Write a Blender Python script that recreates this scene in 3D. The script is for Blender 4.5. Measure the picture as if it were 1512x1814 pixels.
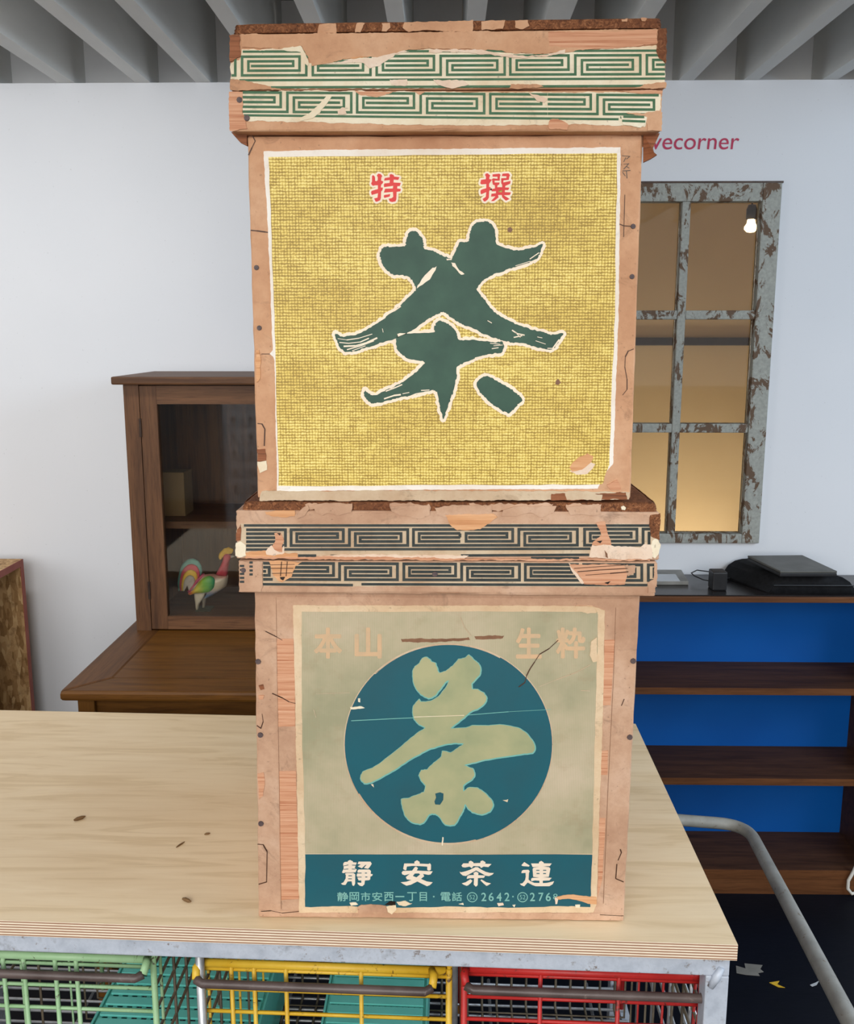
import bpy, bmesh, math, random
from mathutils import Vector, Matrix
from mathutils.geometry import tessellate_polygon

for o in list(bpy.data.objects):
    bpy.data.objects.remove(o)
random.seed(7)
S = bpy.context.scene
C = S.collection
R = math.radians

# ------------------------------------------------------------------ camera
FPX, CX, CY = 1700.0, 756.0, 907.0
TILT, YAW, CAMZ = math.atan(317 / 1700), R(1.0), 1.5
FW = Vector((-math.sin(YAW) * math.cos(TILT), math.cos(YAW) * math.cos(TILT), -math.sin(TILT)))
RT = Vector((math.cos(YAW), math.sin(YAW), 0))
UP = RT.cross(FW)
CAM = Vector((0, 0, CAMZ))
cd = bpy.data.cameras.new('camera')
cd.sensor_fit = 'HORIZONTAL'
cd.sensor_width = 36
cd.lens = 36 * FPX / 1512
cd.clip_start = 0.02
co = bpy.data.objects.new('camera', cd)
C.objects.link(co)
co.matrix_world = Matrix(((RT.x, UP.x, -FW.x, 0), (RT.y, UP.y, -FW.y, 0), (RT.z, UP.z, -FW.z, CAMZ), (0, 0, 0, 1)))
S.camera = co

# ------------------------------------------------------------------ light and exposure
S.view_settings.view_transform = 'Standard'
S.view_settings.look = 'None'
S.view_settings.gamma = 1
S.view_settings.exposure = 0.0
S.view_settings.use_curve_mapping = False
wd = bpy.data.worlds.new('world')
S.world = wd
wd.use_nodes = True
bgn = wd.node_tree.nodes['Background']
bgn.inputs[0].default_value = (0.90, 0.94, 1.0, 1)
bgn.inputs[1].default_value = 0.62


def area(name, loc, target, sx, sy, power, col):
    l = bpy.data.lights.new(name, 'AREA')
    l.shape = 'RECTANGLE'
    l.size, l.size_y, l.energy, l.color = sx, sy, power, col
    o = bpy.data.objects.new(name, l)
    C.objects.link(o)
    o.location = loc
    o.rotation_euler = (Vector(target) - Vector(loc)).to_track_quat('-Z', 'Y').to_euler()
    return o


area('hall_daylight', (-0.7, -3.0, 2.2), (-0.1, 1.6, 1.2), 4.0, 2.4, 176, (1.0, 0.97, 0.93))
area('side_window_daylight', (2.0, 0.8, 2.15), (0.35, 1.45, 0.78), 1.2, 1.2, 42, (0.70, 0.85, 1.0))
area('hall_left_daylight', (-3.2, 0.4, 2.0), (-0.8, 2.4, 1.0), 1.0, 1.4, 12, (1.0, 0.98, 0.95))
area('low_wall_fill', (-1.12, 1.75, 2.12), (-1.12, 2.6, 0.4), 0.8, 0.12, 6, (1.0, 0.98, 0.95))  # added fill light out of view, lifts the lower left wall
area('drawer_cabinet_fill', (-1.2, -0.1, 2.12), (-0.9, -1.3, 1.0), 0.5, 0.3, 30, (0.92, 0.96, 1.0))  # added fill out of view, so the drawer cabinet shows in the glass


# ------------------------------------------------------------------ helpers
def ray(x, y):
    return FW + RT * ((x - CX) / FPX) - UP * ((y - CY) / FPX)


def atY(x, y, Y):
    d = ray(x, y)
    return CAM + d * (Y / d.y)


def atZ(x, y, Z):
    d = ray(x, y)
    return CAM + d * ((Z - CAMZ) / d.z)


def lin(c):
    c = c / 255.0
    return c / 12.92 if c <= 0.04045 else ((c + 0.055) / 1.055) ** 2.4


def rgb(t):
    return (lin(t[0]), lin(t[1]), lin(t[2]), 1)


class MB:
    def __init__(self):
        self.v, self.f, self.m = [], [], []

    def add(self, vs, fs, mi=0):
        b = len(self.v)
        self.v += [Vector(p) for p in vs]
        self.f += [tuple(b + i for i in q) for q in fs]
        self.m += [mi] * len(fs)
        return self

    def hexa(self, p, mi=0):
        # p: 0-3 bottom loop, 4-7 top loop
        return self.add(p, [(3, 2, 1, 0), (4, 5, 6, 7), (0, 1, 5, 4), (1, 2, 6, 5), (2, 3, 7, 6), (3, 0, 4, 7)], mi)

    def box(self, x0, x1, y0, y1, z0, z1, mi=0):
        return self.hexa([(x0, y0, z0), (x1, y0, z0), (x1, y1, z0), (x0, y1, z0),
                          (x0, y0, z1), (x1, y0, z1), (x1, y1, z1), (x0, y1, z1)], mi)

    def tube(self, pts, r, n=8, caps=True, mi=0):
        pts = [Vector(p) for p in pts]
        rs = r if isinstance(r, (list, tuple)) else [r] * len(pts)
        rings, prev = [], None
        for i, p in enumerate(pts):
            t = (pts[min(i + 1, len(pts) - 1)] - pts[max(i - 1, 0)]).normalized()
            if prev is None:
                a = Vector((0, 0, 1)) if abs(t.z) < 0.9 else Vector((1, 0, 0))
                n1 = t.cross(a).normalized()
            else:
                n1 = (prev - t * prev.dot(t)).normalized()
            prev = n1
            n2 = t.cross(n1)
            rings.append([p + (n1 * math.cos(2 * math.pi * k / n) + n2 * math.sin(2 * math.pi * k / n)) * rs[i] for k in range(n)])
        vs = [q for ring in rings for q in ring]
        fs = []
        for i in range(len(pts) - 1):
            for k in range(n):
                a, b = i * n + k, i * n + (k + 1) % n
                fs.append((a, b, b + n, a + n))
        if caps:
            fs.append(tuple(range(n - 1, -1, -1)))
            fs.append(tuple((len(pts) - 1) * n + k for k in range(n)))
        return self.add(vs, fs, mi)

    def lathe(self, prof, c, n=20, mi=0):
        c = Vector(c)
        vs = [c + Vector((r * math.cos(2 * math.pi * k / n), r * math.sin(2 * math.pi * k / n), z)) for r, z in prof for k in range(n)]
        fs = []
        for i in range(len(prof) - 1):
            for k in range(n):
                a, b = i * n + k, i * n + (k + 1) % n
                fs.append((a, b, b + n, a + n))
        return self.add(vs, fs, mi)

    def prism(self, loop, d, mi=0):
        # loop of 3D points, extruded by vector d
        n = len(loop)
        loop = [Vector(p) for p in loop]
        d = Vector(d)
        tri = tessellate_polygon([loop])
        vs = loop + [p + d for p in loop]
        fs = [tuple(t) for t in tri] + [tuple(i + n for i in reversed(t)) for t in tri]
        fs += [(i, (i + 1) % n, (i + 1) % n + n, i + n) for i in range(n)]
        return self.add(vs, fs, mi)

    def flat(self, loops, mi=0):
        vs = [Vector(p) for l in loops for p in l]
        tri = tessellate_polygon([[Vector(p) for p in l] for l in loops])
        return self.add(vs, [tuple(t) for t in tri], mi)


def me(name, mb, mats, smooth=False, bevel=0, recalc=True):
    m = bpy.data.meshes.new(name)
    m.from_pydata([tuple(v) for v in mb.v], [], mb.f)
    for mt in (mats if isinstance(mats, (list, tuple)) else [mats]):
        m.materials.append(mt)
    m.polygons.foreach_set('material_index', mb.m)
    if recalc or bevel:
        b = bmesh.new()
        b.from_mesh(m)
        if recalc:
            bmesh.ops.recalc_face_normals(b, faces=b.faces)
        if bevel:
            bmesh.ops.bevel(b, geom=[e for e in b.edges], offset=bevel, segments=2, profile=0.6, affect='EDGES', clamp_overlap=True)
        b.to_mesh(m)
        b.free()
    if smooth:
        m.polygons.foreach_set('use_smooth', [True] * len(m.polygons))
    return m


def link(name, mesh, parent=None):
    o = bpy.data.objects.new(name, mesh)
    C.objects.link(o)
    if parent is not None:
        o.parent = parent
        o.matrix_parent_inverse = Matrix.Translation(parent.location).inverted()
    return o


def obj(name, mb, mats, parent=None, smooth=False, bevel=0, label=None):
    o = link(name, me(name, mb, mats, smooth, bevel), parent)
    if label:
        o['label'] = label
    return o


def tag(o, label, cat, group=None):
    o['label'], o['category'] = label, cat
    if group:
        o['group'] = group
    return o


def thing(name, loc, label, cat, group=None):
    o = bpy.data.objects.new(name, None)
    o.empty_display_size = 0.05
    C.objects.link(o)
    o.location = loc
    return tag(o, label, cat, group)


def struct(o):
    o['kind'] = 'structure'
    return o


# ------------------------------------------------------------------ materials
class NT:
    def __init__(self, name, rough=0.6, spec=0.4, metal=0.0):
        self.m = bpy.data.materials.new(name)
        self.m.use_nodes = True
        self.t = self.m.node_tree
        self.p = self.t.nodes['Principled BSDF']
        self.p.inputs['Roughness'].default_value = rough
        self.p.inputs['Specular IOR Level'].default_value = spec
        self.p.inputs['Metallic'].default_value = metal
        self.tc = self.t.nodes.new('ShaderNodeTexCoord')

    def n(self, k, **kw):
        x = self.t.nodes.new('ShaderNode' + k)
        for a, b in kw.items():
            setattr(x, a, b)
        return x

    def l(self, a, b):
        self.t.links.new(a, b)

    def noise(self, scale=(1, 1, 1), s=10, detail=4, rough=0.55, dist=0.0):
        mp = self.n('Mapping')
        mp.inputs['Scale'].default_value = scale
        self.l(self.tc.outputs['Object'], mp.inputs[0])
        nz = self.n('TexNoise')
        nz.inputs['Scale'].default_value = s
        nz.inputs['Detail'].default_value = detail
        nz.inputs['Roughness'].default_value = rough
        nz.inputs['Distortion'].default_value = dist
        self.l(mp.outputs[0], nz.inputs['Vector'])
        return nz.outputs['Fac']

    def wave(self, axis, s, dist=0.0, dscale=1.0, detail=2):
        w = self.n('TexWave', wave_type='BANDS', bands_direction=axis)
        w.inputs['Scale'].default_value = s
        w.inputs['Distortion'].default_value = dist
        w.inputs['Detail'].default_value = detail
        w.inputs['Detail Scale'].default_value = dscale
        self.l(self.tc.outputs['Object'], w.inputs['Vector'])
        return w.outputs['Fac']

    def ramp(self, fac, stops):
        r = self.n('ValToRGB')
        e = r.color_ramp.elements
        while len(e) < len(stops):
            e.new(0.5)
        for i, (p, c) in enumerate(stops):
            e[i].position = p
            e[i].color = rgb(c) if len(c) == 3 else c
        self.l(fac, r.inputs[0])
        return r.outputs[0]

    def vramp(self, fac, a, b):
        r = self.n('MapRange')
        r.inputs[1].default_value, r.inputs[2].default_value = a, b
        self.l(fac, r.inputs[0])
        return r.outputs[0]

    def math(self, op, a, b):
        x = self.n('Math', operation=op)
        for i, v in enumerate((a, b)):
            if isinstance(v, (int, float)):
                x.inputs[i].default_value = v
            else:
                self.l(v, x.inputs[i])
        return x.outputs[0]

    def mix(self, fac, a, b, mode='MIX'):
        x = self.n('MixRGB', blend_type=mode)
        for i, v in enumerate((fac, a, b)):
            if isinstance(v, (int, float)):
                x.inputs[i].default_value = v
            elif isinstance(v, tuple):
                x.inputs[i].default_value = rgb(v)
            else:
                self.l(v, x.inputs[i])
        return x.outputs[0]

    def out(self, col, bump=None, bs=0.2, bd=0.001, rough=None):
        if isinstance(col, tuple):
            self.p.inputs['Base Color'].default_value = rgb(col)
        else:
            self.l(col, self.p.inputs['Base Color'])
        if bump is not None:
            b = self.n('Bump')
            b.inputs['Strength'].default_value = bs
            b.inputs['Distance'].default_value = bd
            self.l(bump, b.inputs['Height'])
            self.l(b.outputs[0], self.p.inputs['Normal'])
        if rough is not None:
            self.l(rough, self.p.inputs['Roughness'])
        return self.m


def noisy(name, c1, c2, s=12, scale=(1, 1, 1), rough=0.6, spec=0.4, metal=0, lo=0.35, hi=0.65, bs=0.0, detail=4):
    t = NT(name, rough, spec, metal)
    f = t.noise(scale, s, detail)
    return t.out(t.ramp(f, [(lo, c1), (hi, c2)]), f if bs else None, bs)


def woodm(name, c1, c2, c3, axis='X', rough=0.5, spec=0.4, g=1.0):
    t = NT(name, rough, spec)
    st = {'X': (1.5, 22, 22), 'Z': (22, 22, 1.5), 'Y': (22, 1.5, 22)}[axis]
    f = t.noise(st, 2.2 * g, 6, 0.6, 0.6)
    f2 = t.noise(tuple(a * 3 for a in st), 4 * g, 3, 0.6)
    b = t.noise((1, 1, 1), 3, 3)
    c = t.ramp(f, [(0.3, c1), (0.5, c2), (0.72, c3)])
    c = t.mix(t.vramp(f2, 0.5, 0.8), c, c1, 'MIX')
    c = t.mix(t.math('MULTIPLY', t.vramp(b, 0.45, 0.75), 0.4), c, c1)
    return t.out(c, f2, 0.15)


def paperm(name, base, stain, light, rough=0.8, wear=1.0):
    t = NT(name, rough, 0.2)
    a = t.noise((1, 1, 1), 9, 6, 0.65)
    b = t.noise((1, 1, 1), 70, 5, 0.75)
    d = t.noise((0.7, 1, 1), 24, 6, 0.75, 1.2)
    e = t.noise((1, 1, 1), 210, 3, 0.6)
    dark = tuple(int(v * 0.66) for v in stain)
    c = t.ramp(a, [(0.30, light), (0.5, base), (0.72, stain)])
    c = t.mix(t.math('MULTIPLY', t.vramp(b, 0.45, 0.75), 0.45 * wear), c, stain)
    c = t.mix(t.math('MULTIPLY', t.vramp(d, 0.56, 0.72), 0.55 * wear), c, dark)
    c = t.mix(t.math('MULTIPLY', t.vramp(e, 0.66, 0.74), 0.5 * wear), c, dark)
    h = t.math('ADD', b, t.math('MULTIPLY', d, 0.8))
    return t.out(c, h, 0.35)


M = {}
M['kraft'] = paperm('tan_paper', (206, 158, 122), (182, 132, 98), (218, 176, 142))
M['kraft_low'] = paperm('tan_paper_aged', (200, 161, 132), (170, 129, 102), (214, 180, 154))
M['cream'] = paperm('cream_paper', (238, 224, 196), (222, 196, 160), (243, 234, 210))
M['cream_low'] = paperm('aged_cream_paper', (206, 182, 152), (184, 150, 118), (216, 198, 170))
M['torn'] = paperm('torn_paper_fibre', (232, 206, 182), (214, 176, 146), (240, 222, 202))
M['white_border'] = paperm('white_label_border', (243, 234, 222), (232, 214, 194), (248, 243, 234), wear=.5)
M['cream_border'] = paperm('cream_label_border', (222, 194, 158), (202, 168, 130), (230, 208, 176))


def barewood(name, c1, c2, c3, s=70):
    t = NT(name, 0.65, 0.3)
    f = t.noise((3, 3, s * 2.2), 3, 5, 0.65, 0.3)
    g = t.noise((10, 10, 40), 6, 4, 0.6)
    c = t.ramp(f, [(0.30, c1), (0.46, c2), (0.68, c3)])
    c = t.mix(t.math('MULTIPLY', t.vramp(g, 0.45, 0.7), 0.35), c, c2)
    return t.out(c, f, 0.3)


M['bare'] = barewood('bare_cedar', (176, 108, 74), (206, 148, 112), (222, 172, 138))
M['bare_orange'] = barewood('bare_orange_cedar', (184, 120, 74), (214, 156, 108), (228, 178, 134), 50)
M['bare_dark'] = barewood('worn_brown_wood', (98, 56, 34), (140, 84, 52), (160, 100, 66), 60)


def endgrain():
    t = NT('worn_lid_edge', 0.75, 0.25)
    f = t.noise((3, 3, 3), 60, 5, 0.75, 1.5)
    g = t.noise((1, 1, 1), 9, 4, 0.6)
    c = t.ramp(f, [(0.35, (74, 42, 26)), (0.55, (132, 82, 50)), (0.72, (186, 132, 92))])
    c = t.mix(t.math('MULTIPLY', t.vramp(g, 0.45, 0.7), 0.5), c, (104, 60, 38))
    return t.out(c, f, 0.5, 0.002)


M['edge'] = endgrain()


def burlap():
    t = NT('printed_burlap_weave', 0.5, 0.35)
    wx = t.wave('X', 96, 2.4, 4, 2)
    wz = t.wave('Z', 96, 2.4, 4, 2)
    nh = t.noise((45, 1, 200), 1.6, 3, 0.6)
    nv = t.noise((200, 1, 45), 1.6, 3, 0.6)
    big = t.noise((1, 1, 2.2), 8, 4, 0.6)
    h = t.math('MULTIPLY', t.math('SUBTRACT', 1.0, wz), t.math('ADD', 0.25, t.vramp(nh, 0.28, 0.75)))
    v = t.math('MULTIPLY', t.math('SUBTRACT', 1.0, wx), t.math('ADD', 0.20, t.vramp(nv, 0.32, 0.80)))
    d = t.math('ADD', t.math('MULTIPLY', h, 0.72), t.math('MULTIPLY', v, 0.58))
    d = t.math('ADD', d, t.math('MULTIPLY', t.vramp(big, 0.45, 0.75), 0.28))
    c = t.ramp(d, [(0.06, (246, 228, 146)), (0.32, (226, 196, 94)), (0.58, (188, 156, 68)), (0.95, (156, 126, 50))])
    return t.out(c)


M['burlap'] = burlap()


def ribbed():
    t = NT('printed_ribbed_field', 0.55, 0.3)
    w = t.wave('X', 150, 0.3, 1)
    a = t.noise((1, 1, 1), 7, 5, 0.65)
    b = t.noise((1, 1, 1), 40, 4, 0.7)
    c = t.ramp(a, [(0.3, (206, 188, 160)), (0.5, (186, 174, 142)), (0.70, (160, 156, 124))])
    c = t.mix(t.math('MULTIPLY', w, 0.25), c, (146, 134, 108))
    c = t.mix(t.math('MULTIPLY', t.vramp(b, 0.55, 0.8), 0.35), c, (160, 134, 102))
    return t.out(c)


M['ribbed'] = ribbed()


def ink(name, c, c2, s=30, rough=0.5):
    return noisy(name, c, c2, s, rough=rough, spec=0.3, lo=0.35, hi=0.75)


M['green'] = ink('dark_green_ink', (44, 76, 62), (58, 92, 74))
M['key_green'] = ink('green_pattern_ink', (52, 96, 62), (74, 112, 78), 80)
M['key_slate'] = ink('slate_pattern_ink', (44, 50, 48), (64, 68, 64), 80)
M['teal'] = ink('teal_ink', (30, 92, 104), (38, 86, 96), 14)
M['sage'] = ink('sage_calligraphy_ink', (176, 172, 130), (150, 156, 118), 22)
M['paleteal'] = ink('pale_teal_rim_ink', (112, 176, 166), (126, 184, 170))
M['ltteal'] = ink('light_teal_lettering', (120, 176, 168), (140, 190, 178), 60)
M['red'] = ink('red_ink', (226, 62, 58), (214, 50, 52))
M['pinkwhite'] = ink('pale_outline_ink', (250, 232, 206), (244, 222, 196), 60)
M['cream_ink'] = ink('cream_lettering', (240, 222, 200), (232, 212, 190), 60)
M['peach'] = ink('faded_peach_lettering', (214, 176, 136), (196, 170, 136), 70)
M['pencil'] = ink('pencil_mark', (84, 74, 66), (104, 92, 80))
M['brownstain'] = ink('brown_stain', (120, 82, 58), (146, 106, 78), 60)
M['crack'] = ink('dark_crack', (66, 40, 26), (88, 56, 38))
M['black_gap'] = ink('dark_hole', (28, 18, 12), (40, 26, 18))
M['nail'] = noisy('rusty_nail', (70, 56, 58), (96, 78, 74), 200, rough=0.6, spec=0.5)

t = NT('white_wall_paint', 0.85, 0.2)
f1 = t.noise((1, 1, 1), 1.2, 3)
f2 = t.noise((1, 1, 1), 160, 2)
c = t.ramp(f1, [(0.3, (222, 224, 228)), (0.7, (214, 217, 222))])
c = t.mix(t.math('MULTIPLY', t.vramp(f2, 0.72, 0.78), 0.35), c, (150, 150, 150))
M['wall'] = t.out(c, t.noise((1, 1, 1), 60, 4), 0.06)
M['joist'] = noisy('grey_painted_joist', (212, 214, 212), (222, 224, 222), 8, (1, 0.3, 1), rough=0.7, spec=0.2)
M['blocking'] = noisy('grey_blocking_board', (204, 206, 208), (214, 216, 218), 6, rough=0.8, spec=0.2)
M['ceil'] = noisy('dark_ceiling_board', (150, 150, 150), (160, 160, 160), 6, rough=0.8, spec=0.2)

t = NT('dark_floor_paint', 0.35, 0.22)
f = t.noise((1, 1, 1), 5, 6, 0.7)
g = t.noise((2, 14, 1), 6, 6, 0.8, 2)
c = t.ramp(f, [(0.3, (4, 8, 18)), (0.6, (7, 12, 24)), (0.8, (14, 20, 32))])
c = t.mix(t.math('MULTIPLY', t.vramp(g, 0.70, 0.80), 0.5), c, (50, 56, 62))
M['floor'] = t.out(c, f, 0.1, rough=t.ramp(g, [(0.3, (190, 190, 190)), (0.8, (215, 215, 215))]))

t = NT('plywood_face', 0.5, 0.35)
f = t.noise((1.6, 16, 1), 2.0, 5, 0.55, 1.6)
g = t.noise((3, 60, 1), 6, 4, 0.6)
b = t.noise((1, 2.5, 1), 2.5, 3, 0.5, 1.0)
c = t.ramp(f, [(0.3, (242, 220, 184)), (0.52, (236, 212, 174)), (0.62, (225, 199, 158)), (0.8, (238, 214, 176))])
c = t.mix(t.math('MULTIPLY', t.vramp(g, 0.5, 0.8), 0.18), c, (206, 174, 132))
c = t.mix(t.math('MULTIPLY', t.vramp(b, 0.5, 0.7), 0.3), c, (212, 182, 140))
M['ply'] = t.out(c, g, 0.04)
t = NT('plywood_edge', 0.6, 0.3)
w = t.wave('Z', 88, 0.15, 1)
f = t.noise((30, 30, 400), 2, 3)
c = t.ramp(w, [(0.1, (150, 112, 88)), (0.45, (206, 170, 140)), (0.65, (246, 232, 208))])
c = t.mix(t.math('MULTIPLY', t.vramp(f, 0.4, 0.8), 0.4), c, (190, 150, 124))
M['plyedge'] = t.out(c)

t = NT('galvanised_steel', 0.5, 0.5, 0.1)
f = t.noise((1, 1, 1), 25, 5, 0.7)
g = t.noise((1, 1, 1), 70, 4, 0.7)
c = t.ramp(f, [(0.3, (170, 178, 190)), (0.55, (196, 203, 214)), (0.72, (150, 154, 162))])
c = t.mix(t.vramp(g, 0.60, 0.70), c, (124, 108, 98))
M['galv'] = t.out(c, g, 0.2)
M['wire'] = noisy('silver_wire', (168, 170, 172), (196, 198, 200), 40, rough=0.35, spec=0.5, metal=0.6)


def chipped(name, c1, c2, chip, lo=0.6, hi=0.66, rough=0.45):
    t = NT(name, rough, 0.45)
    f = t.noise((1, 1, 1), 18, 4)
    g = t.noise((1, 1, 1), 55, 5, 0.75, 1)
    c = t.ramp(f, [(0.35, c1), (0.65, c2)])
    return t.out(t.mix(t.vramp(g, lo, hi), c, chip), g, 0.3)


M['bgreen'] = chipped('pale_green_enamel', (150, 190, 140), (168, 204, 158), (84, 76, 60))
M['byellow'] = chipped('yellow_enamel', (214, 168, 36), (226, 186, 60), (96, 66, 34))
M['bred'] = chipped('red_enamel', (176, 34, 32), (196, 44, 40), (92, 42, 34))
M['handle_worn'] = chipped('worn_steel_handle', (74, 60, 56), (98, 84, 80), (120, 104, 96), 0.6, 0.7, 0.4)
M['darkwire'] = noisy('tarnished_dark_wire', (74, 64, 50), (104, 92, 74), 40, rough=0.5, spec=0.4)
M['tealp'] = noisy('teal_plastic', (104, 206, 194), (120, 218, 206), 12, rough=0.4, spec=0.5)
M['pipe'] = chipped('worn_grey_pipe_paint', (150, 148, 140), (172, 170, 162), (122, 108, 86), 0.6, 0.68, 0.45)

M['cabwood'] = woodm('cabinet_wood', (66, 42, 26), (92, 61, 38), (106, 72, 46), 'Z', 0.5, 0.25)
M['cabwood_h'] = woodm('cabinet_wood_rail', (70, 45, 28), (98, 66, 42), (112, 77, 50), 'X', 0.5, 0.25)
M['desk'] = woodm('desk_wood', (80, 48, 14), (106, 67, 22), (120, 78, 30), 'X', 0.5, 0.22)
M['desk_z'] = woodm('desk_wood_upright', (92, 58, 18), (116, 75, 28), (128, 84, 34), 'Z', 0.5, 0.22)
M['desk_y'] = woodm('desk_wood_side_strip', (80, 49, 22), (100, 64, 31), (112, 73, 38), 'Y', 0.5, 0.22)
M['shelfwood'] = woodm('dark_shelf_wood', (58, 37, 25), (80, 52, 35), (96, 64, 44), 'X', 0.6, 0.2)
M['shelfedge'] = woodm('brown_shelf_edge', (80, 48, 26), (104, 64, 36), (116, 74, 44), 'X', 0.5, 0.25)
M['shelftop'] = noisy('black_shelf_top', (26, 24, 26), (40, 36, 36), 6, rough=0.25, spec=0.5)
t = NT('blue_gloss_panel', 0.25, 0.5)
f = t.noise((1, 1, 1), 3, 2)
M['blue'] = t.out(t.ramp(f, [(0.3, (8, 82, 162)), (0.7, (12, 92, 176))]))
M['blackplastic'] = noisy('black_plastic', (24, 24, 26), (34, 34, 36), 30, rough=0.45, spec=0.4)
M['blackfabric'] = noisy('black_nylon', (16, 17, 20), (26, 27, 30), 90, rough=0.8, spec=0.2, bs=0.2)
M['greyplastic'] = noisy('dark_grey_cover', (78, 78, 74), (92, 92, 88), 20, rough=0.5)
M['tabletgrey'] = noisy('grey_frame', (120, 118, 112), (140, 138, 132), 20, rough=0.5)
M['tabletlight'] = noisy('pale_screen', (176, 180, 184), (196, 200, 204), 6, rough=0.2, spec=0.5)
M['whitecord'] = noisy('white_cord', (214, 210, 200), (228, 224, 214), 60, rough=0.6)

t = NT('peeling_window_paint', 0.7, 0.3)
f = t.noise((1, 1, 0.6), 26, 6, 0.7, 0.6)
g = t.noise((1, 1, 1), 120, 3)
c = t.ramp(g, [(0.3, (142, 144, 138)), (0.7, (162, 164, 157))])
c = t.mix(t.vramp(f, 0.52, 0.55), c, (96, 76, 60))
M['peel'] = t.out(c, f, 0.4)
t = NT('window_glass', 0.03, 0.5)
t.p.inputs['Transmission Weight'].default_value = 1.0
t.p.inputs['IOR'].default_value = 1.45
M['glass'] = t.out((246, 246, 240))
M['beige'] = noisy('beige_plaster', (200, 172, 130), (208, 180, 138), 2, rough=0.8, spec=0.2)
M['rail'] = noisy('dark_brown_rail', (40, 25, 9), (50, 32, 13), 12, rough=0.6)
t = NT('lamp_bulb_glow')
t.p.inputs['Emission Color'].default_value = (1.0, 0.78, 0.45, 1)
t.p.inputs['Emission Strength'].default_value = 14
M['bulb'] = t.out((255, 230, 180))

t = NT('oriented_strand_board', 0.65, 0.3)
mp = t.n('Mapping')
mp.inputs['Scale'].default_value = (110, 110, 34)
mp.inputs['Rotation'].default_value = (0.4, 0.5, 0.3)
t.l(t.tc.outputs['Object'], mp.inputs[0])
vo = t.n('TexVoronoi')
vo.inputs['Scale'].default_value = 1.0
t.l(mp.outputs[0], vo.inputs['Vector'])
sp = t.n('SeparateColor')
t.l(vo.outputs['Color'], sp.inputs[0])
c = t.ramp(sp.outputs[0], [(0.0, (140, 104, 62)), (0.4, (172, 134, 88)), (0.7, (190, 152, 104)), (1.0, (206, 172, 124))])
c = t.mix(t.math('MULTIPLY', t.vramp(t.noise((1, 1, 1), 45, 5, 0.7), 0.5, 0.7), 0.6), c, (104, 70, 38))
M['osb'] = t.out(c, sp.outputs[0], 0.3)
M['osbedge'] = noisy('red_painted_edge', (146, 74, 60), (160, 88, 72), 20, rough=0.6)
M['card'] = noisy('brown_cardboard', (120, 96, 66), (136, 110, 78), 8, rough=0.8, spec=0.2)
M['text_red'] = noisy('crimson_lettering', (190, 58, 92), (178, 50, 84), 20, rough=0.6)
M['splinter'] = noisy('brown_splinter', (92, 66, 38), (122, 92, 56), 80, rough=0.7)
M['metal_dark'] = noisy('dark_hinge_metal', (58, 46, 40), (74, 60, 52), 60, rough=0.4, metal=0.5)

# ------------------------------------------------------------------ setting
W = 2.62          # front face of the back wall
TZ = 0.78         # table top height
WTOP = 2.134
JB = 2.1345

obj('floor', MB().box(-5, 5, -4, 4.2, -0.05, 0), M['floor'])
struct(bpy.data.objects['floor'])

# window position on the wall
wx1 = atY(1362, 640, W).x
wz0, wz1 = atY(1340, 961, W).z, atY(1380, 325, W).z
pm_x = atY(1201, 640, W).x
wx0 = 2 * pm_x - wx1
wl = MB()
wt = 0.04
for a, b, c_, d in ((-5, wx0, 0, WTOP), (wx1, 5, 0, WTOP), (wx0, wx1, 0, wz0), (wx0, wx1, wz1, WTOP)):
    wl.box(a, b, W, W + wt, c_, d)
struct(obj('wall_back', wl, M['wall']))

# ceiling with joists
ce = struct(obj('ceiling', MB().box(-3, 3, -0.6, W + 0.12, JB + 0.22, JB + 0.24), M['ceil']))
jl = [(-190, -160), (-30, -3), (102, 131), (239, 265), (346, 372), (467, 492), (585, 610), (705, 730), (819, 845),
      (930, 966), (1058, 1086), (1203, 1229), (1318, 1344), (1457, 1484), (1575, 1602), (1700, 1730)]
xs = []
for a, b in jl:
    xa, xb = atY(a, 131, W).x, atY(b, 131, W).x
    xs.append((xa, xb))
    obj('joist', MB().box(xa, xb, -0.6, W + 0.095, JB, JB + 0.219), M['joist'], ce)
for i in range(len(xs) - 1):
    obj('blocking_panel', MB().box(xs[i][1] + .0005, xs[i + 1][0] - .0005, W + 0.08, W + 0.095, JB - 0.06, JB + 0.219), M['blocking'], ce)

# window sash: stiles, rails, glazing bars, panes
win = struct(bpy.data.objects.new('window_1', None))
C.objects.link(win)
win.location = ((wx0 + wx1) / 2, W, wz0)
win['label'] = 'old six-pane window with peeling grey paint in the white wall'
YF0, YF1 = W - 0.014, W + 0.03


def zy(y):
    return atY(1201, y, W).z


st = atY(1385, 340, W).x - atY(1352, 340, W).x
hb = 0.011
for nm, a in (('window_stile', (wx0, wx0 + st, YF0, YF1, wz0, wz1)), ('window_stile', (wx1 - st, wx1, YF0, YF1, wz0, wz1))):
    obj(nm, MB().box(*a), M['peel'], win, bevel=0.003)
obj('window_rail', MB().box(wx0 + st, wx1 - st, YF0 + .001, YF1, zy(358), wz1), M['peel'], win, bevel=0.003)
obj('window_rail', MB().box(wx0 + st, wx1 - st, YF0 + .001, YF1, wz0, zy(944)), M['peel'], win, bevel=0.003)
obj('glazing_bar', MB().box(pm_x - hb, pm_x + hb, YF0 + .003, YF1, zy(944), zy(358)), M['peel'], win, bevel=0.003)
ybars = [(550, 566), (750, 766)]
for ya, yb in ybars:
    for xa, xb in ((wx0 + st, pm_x - hb), (pm_x + hb, wx1 - st)):
        obj('glazing_bar', MB().box(xa, xb, YF0 + .004, YF1, zy(yb), zy(ya)), M['peel'], win, bevel=0.003)
rows = [(358, 550), (566, 750), (766, 944)]
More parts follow.
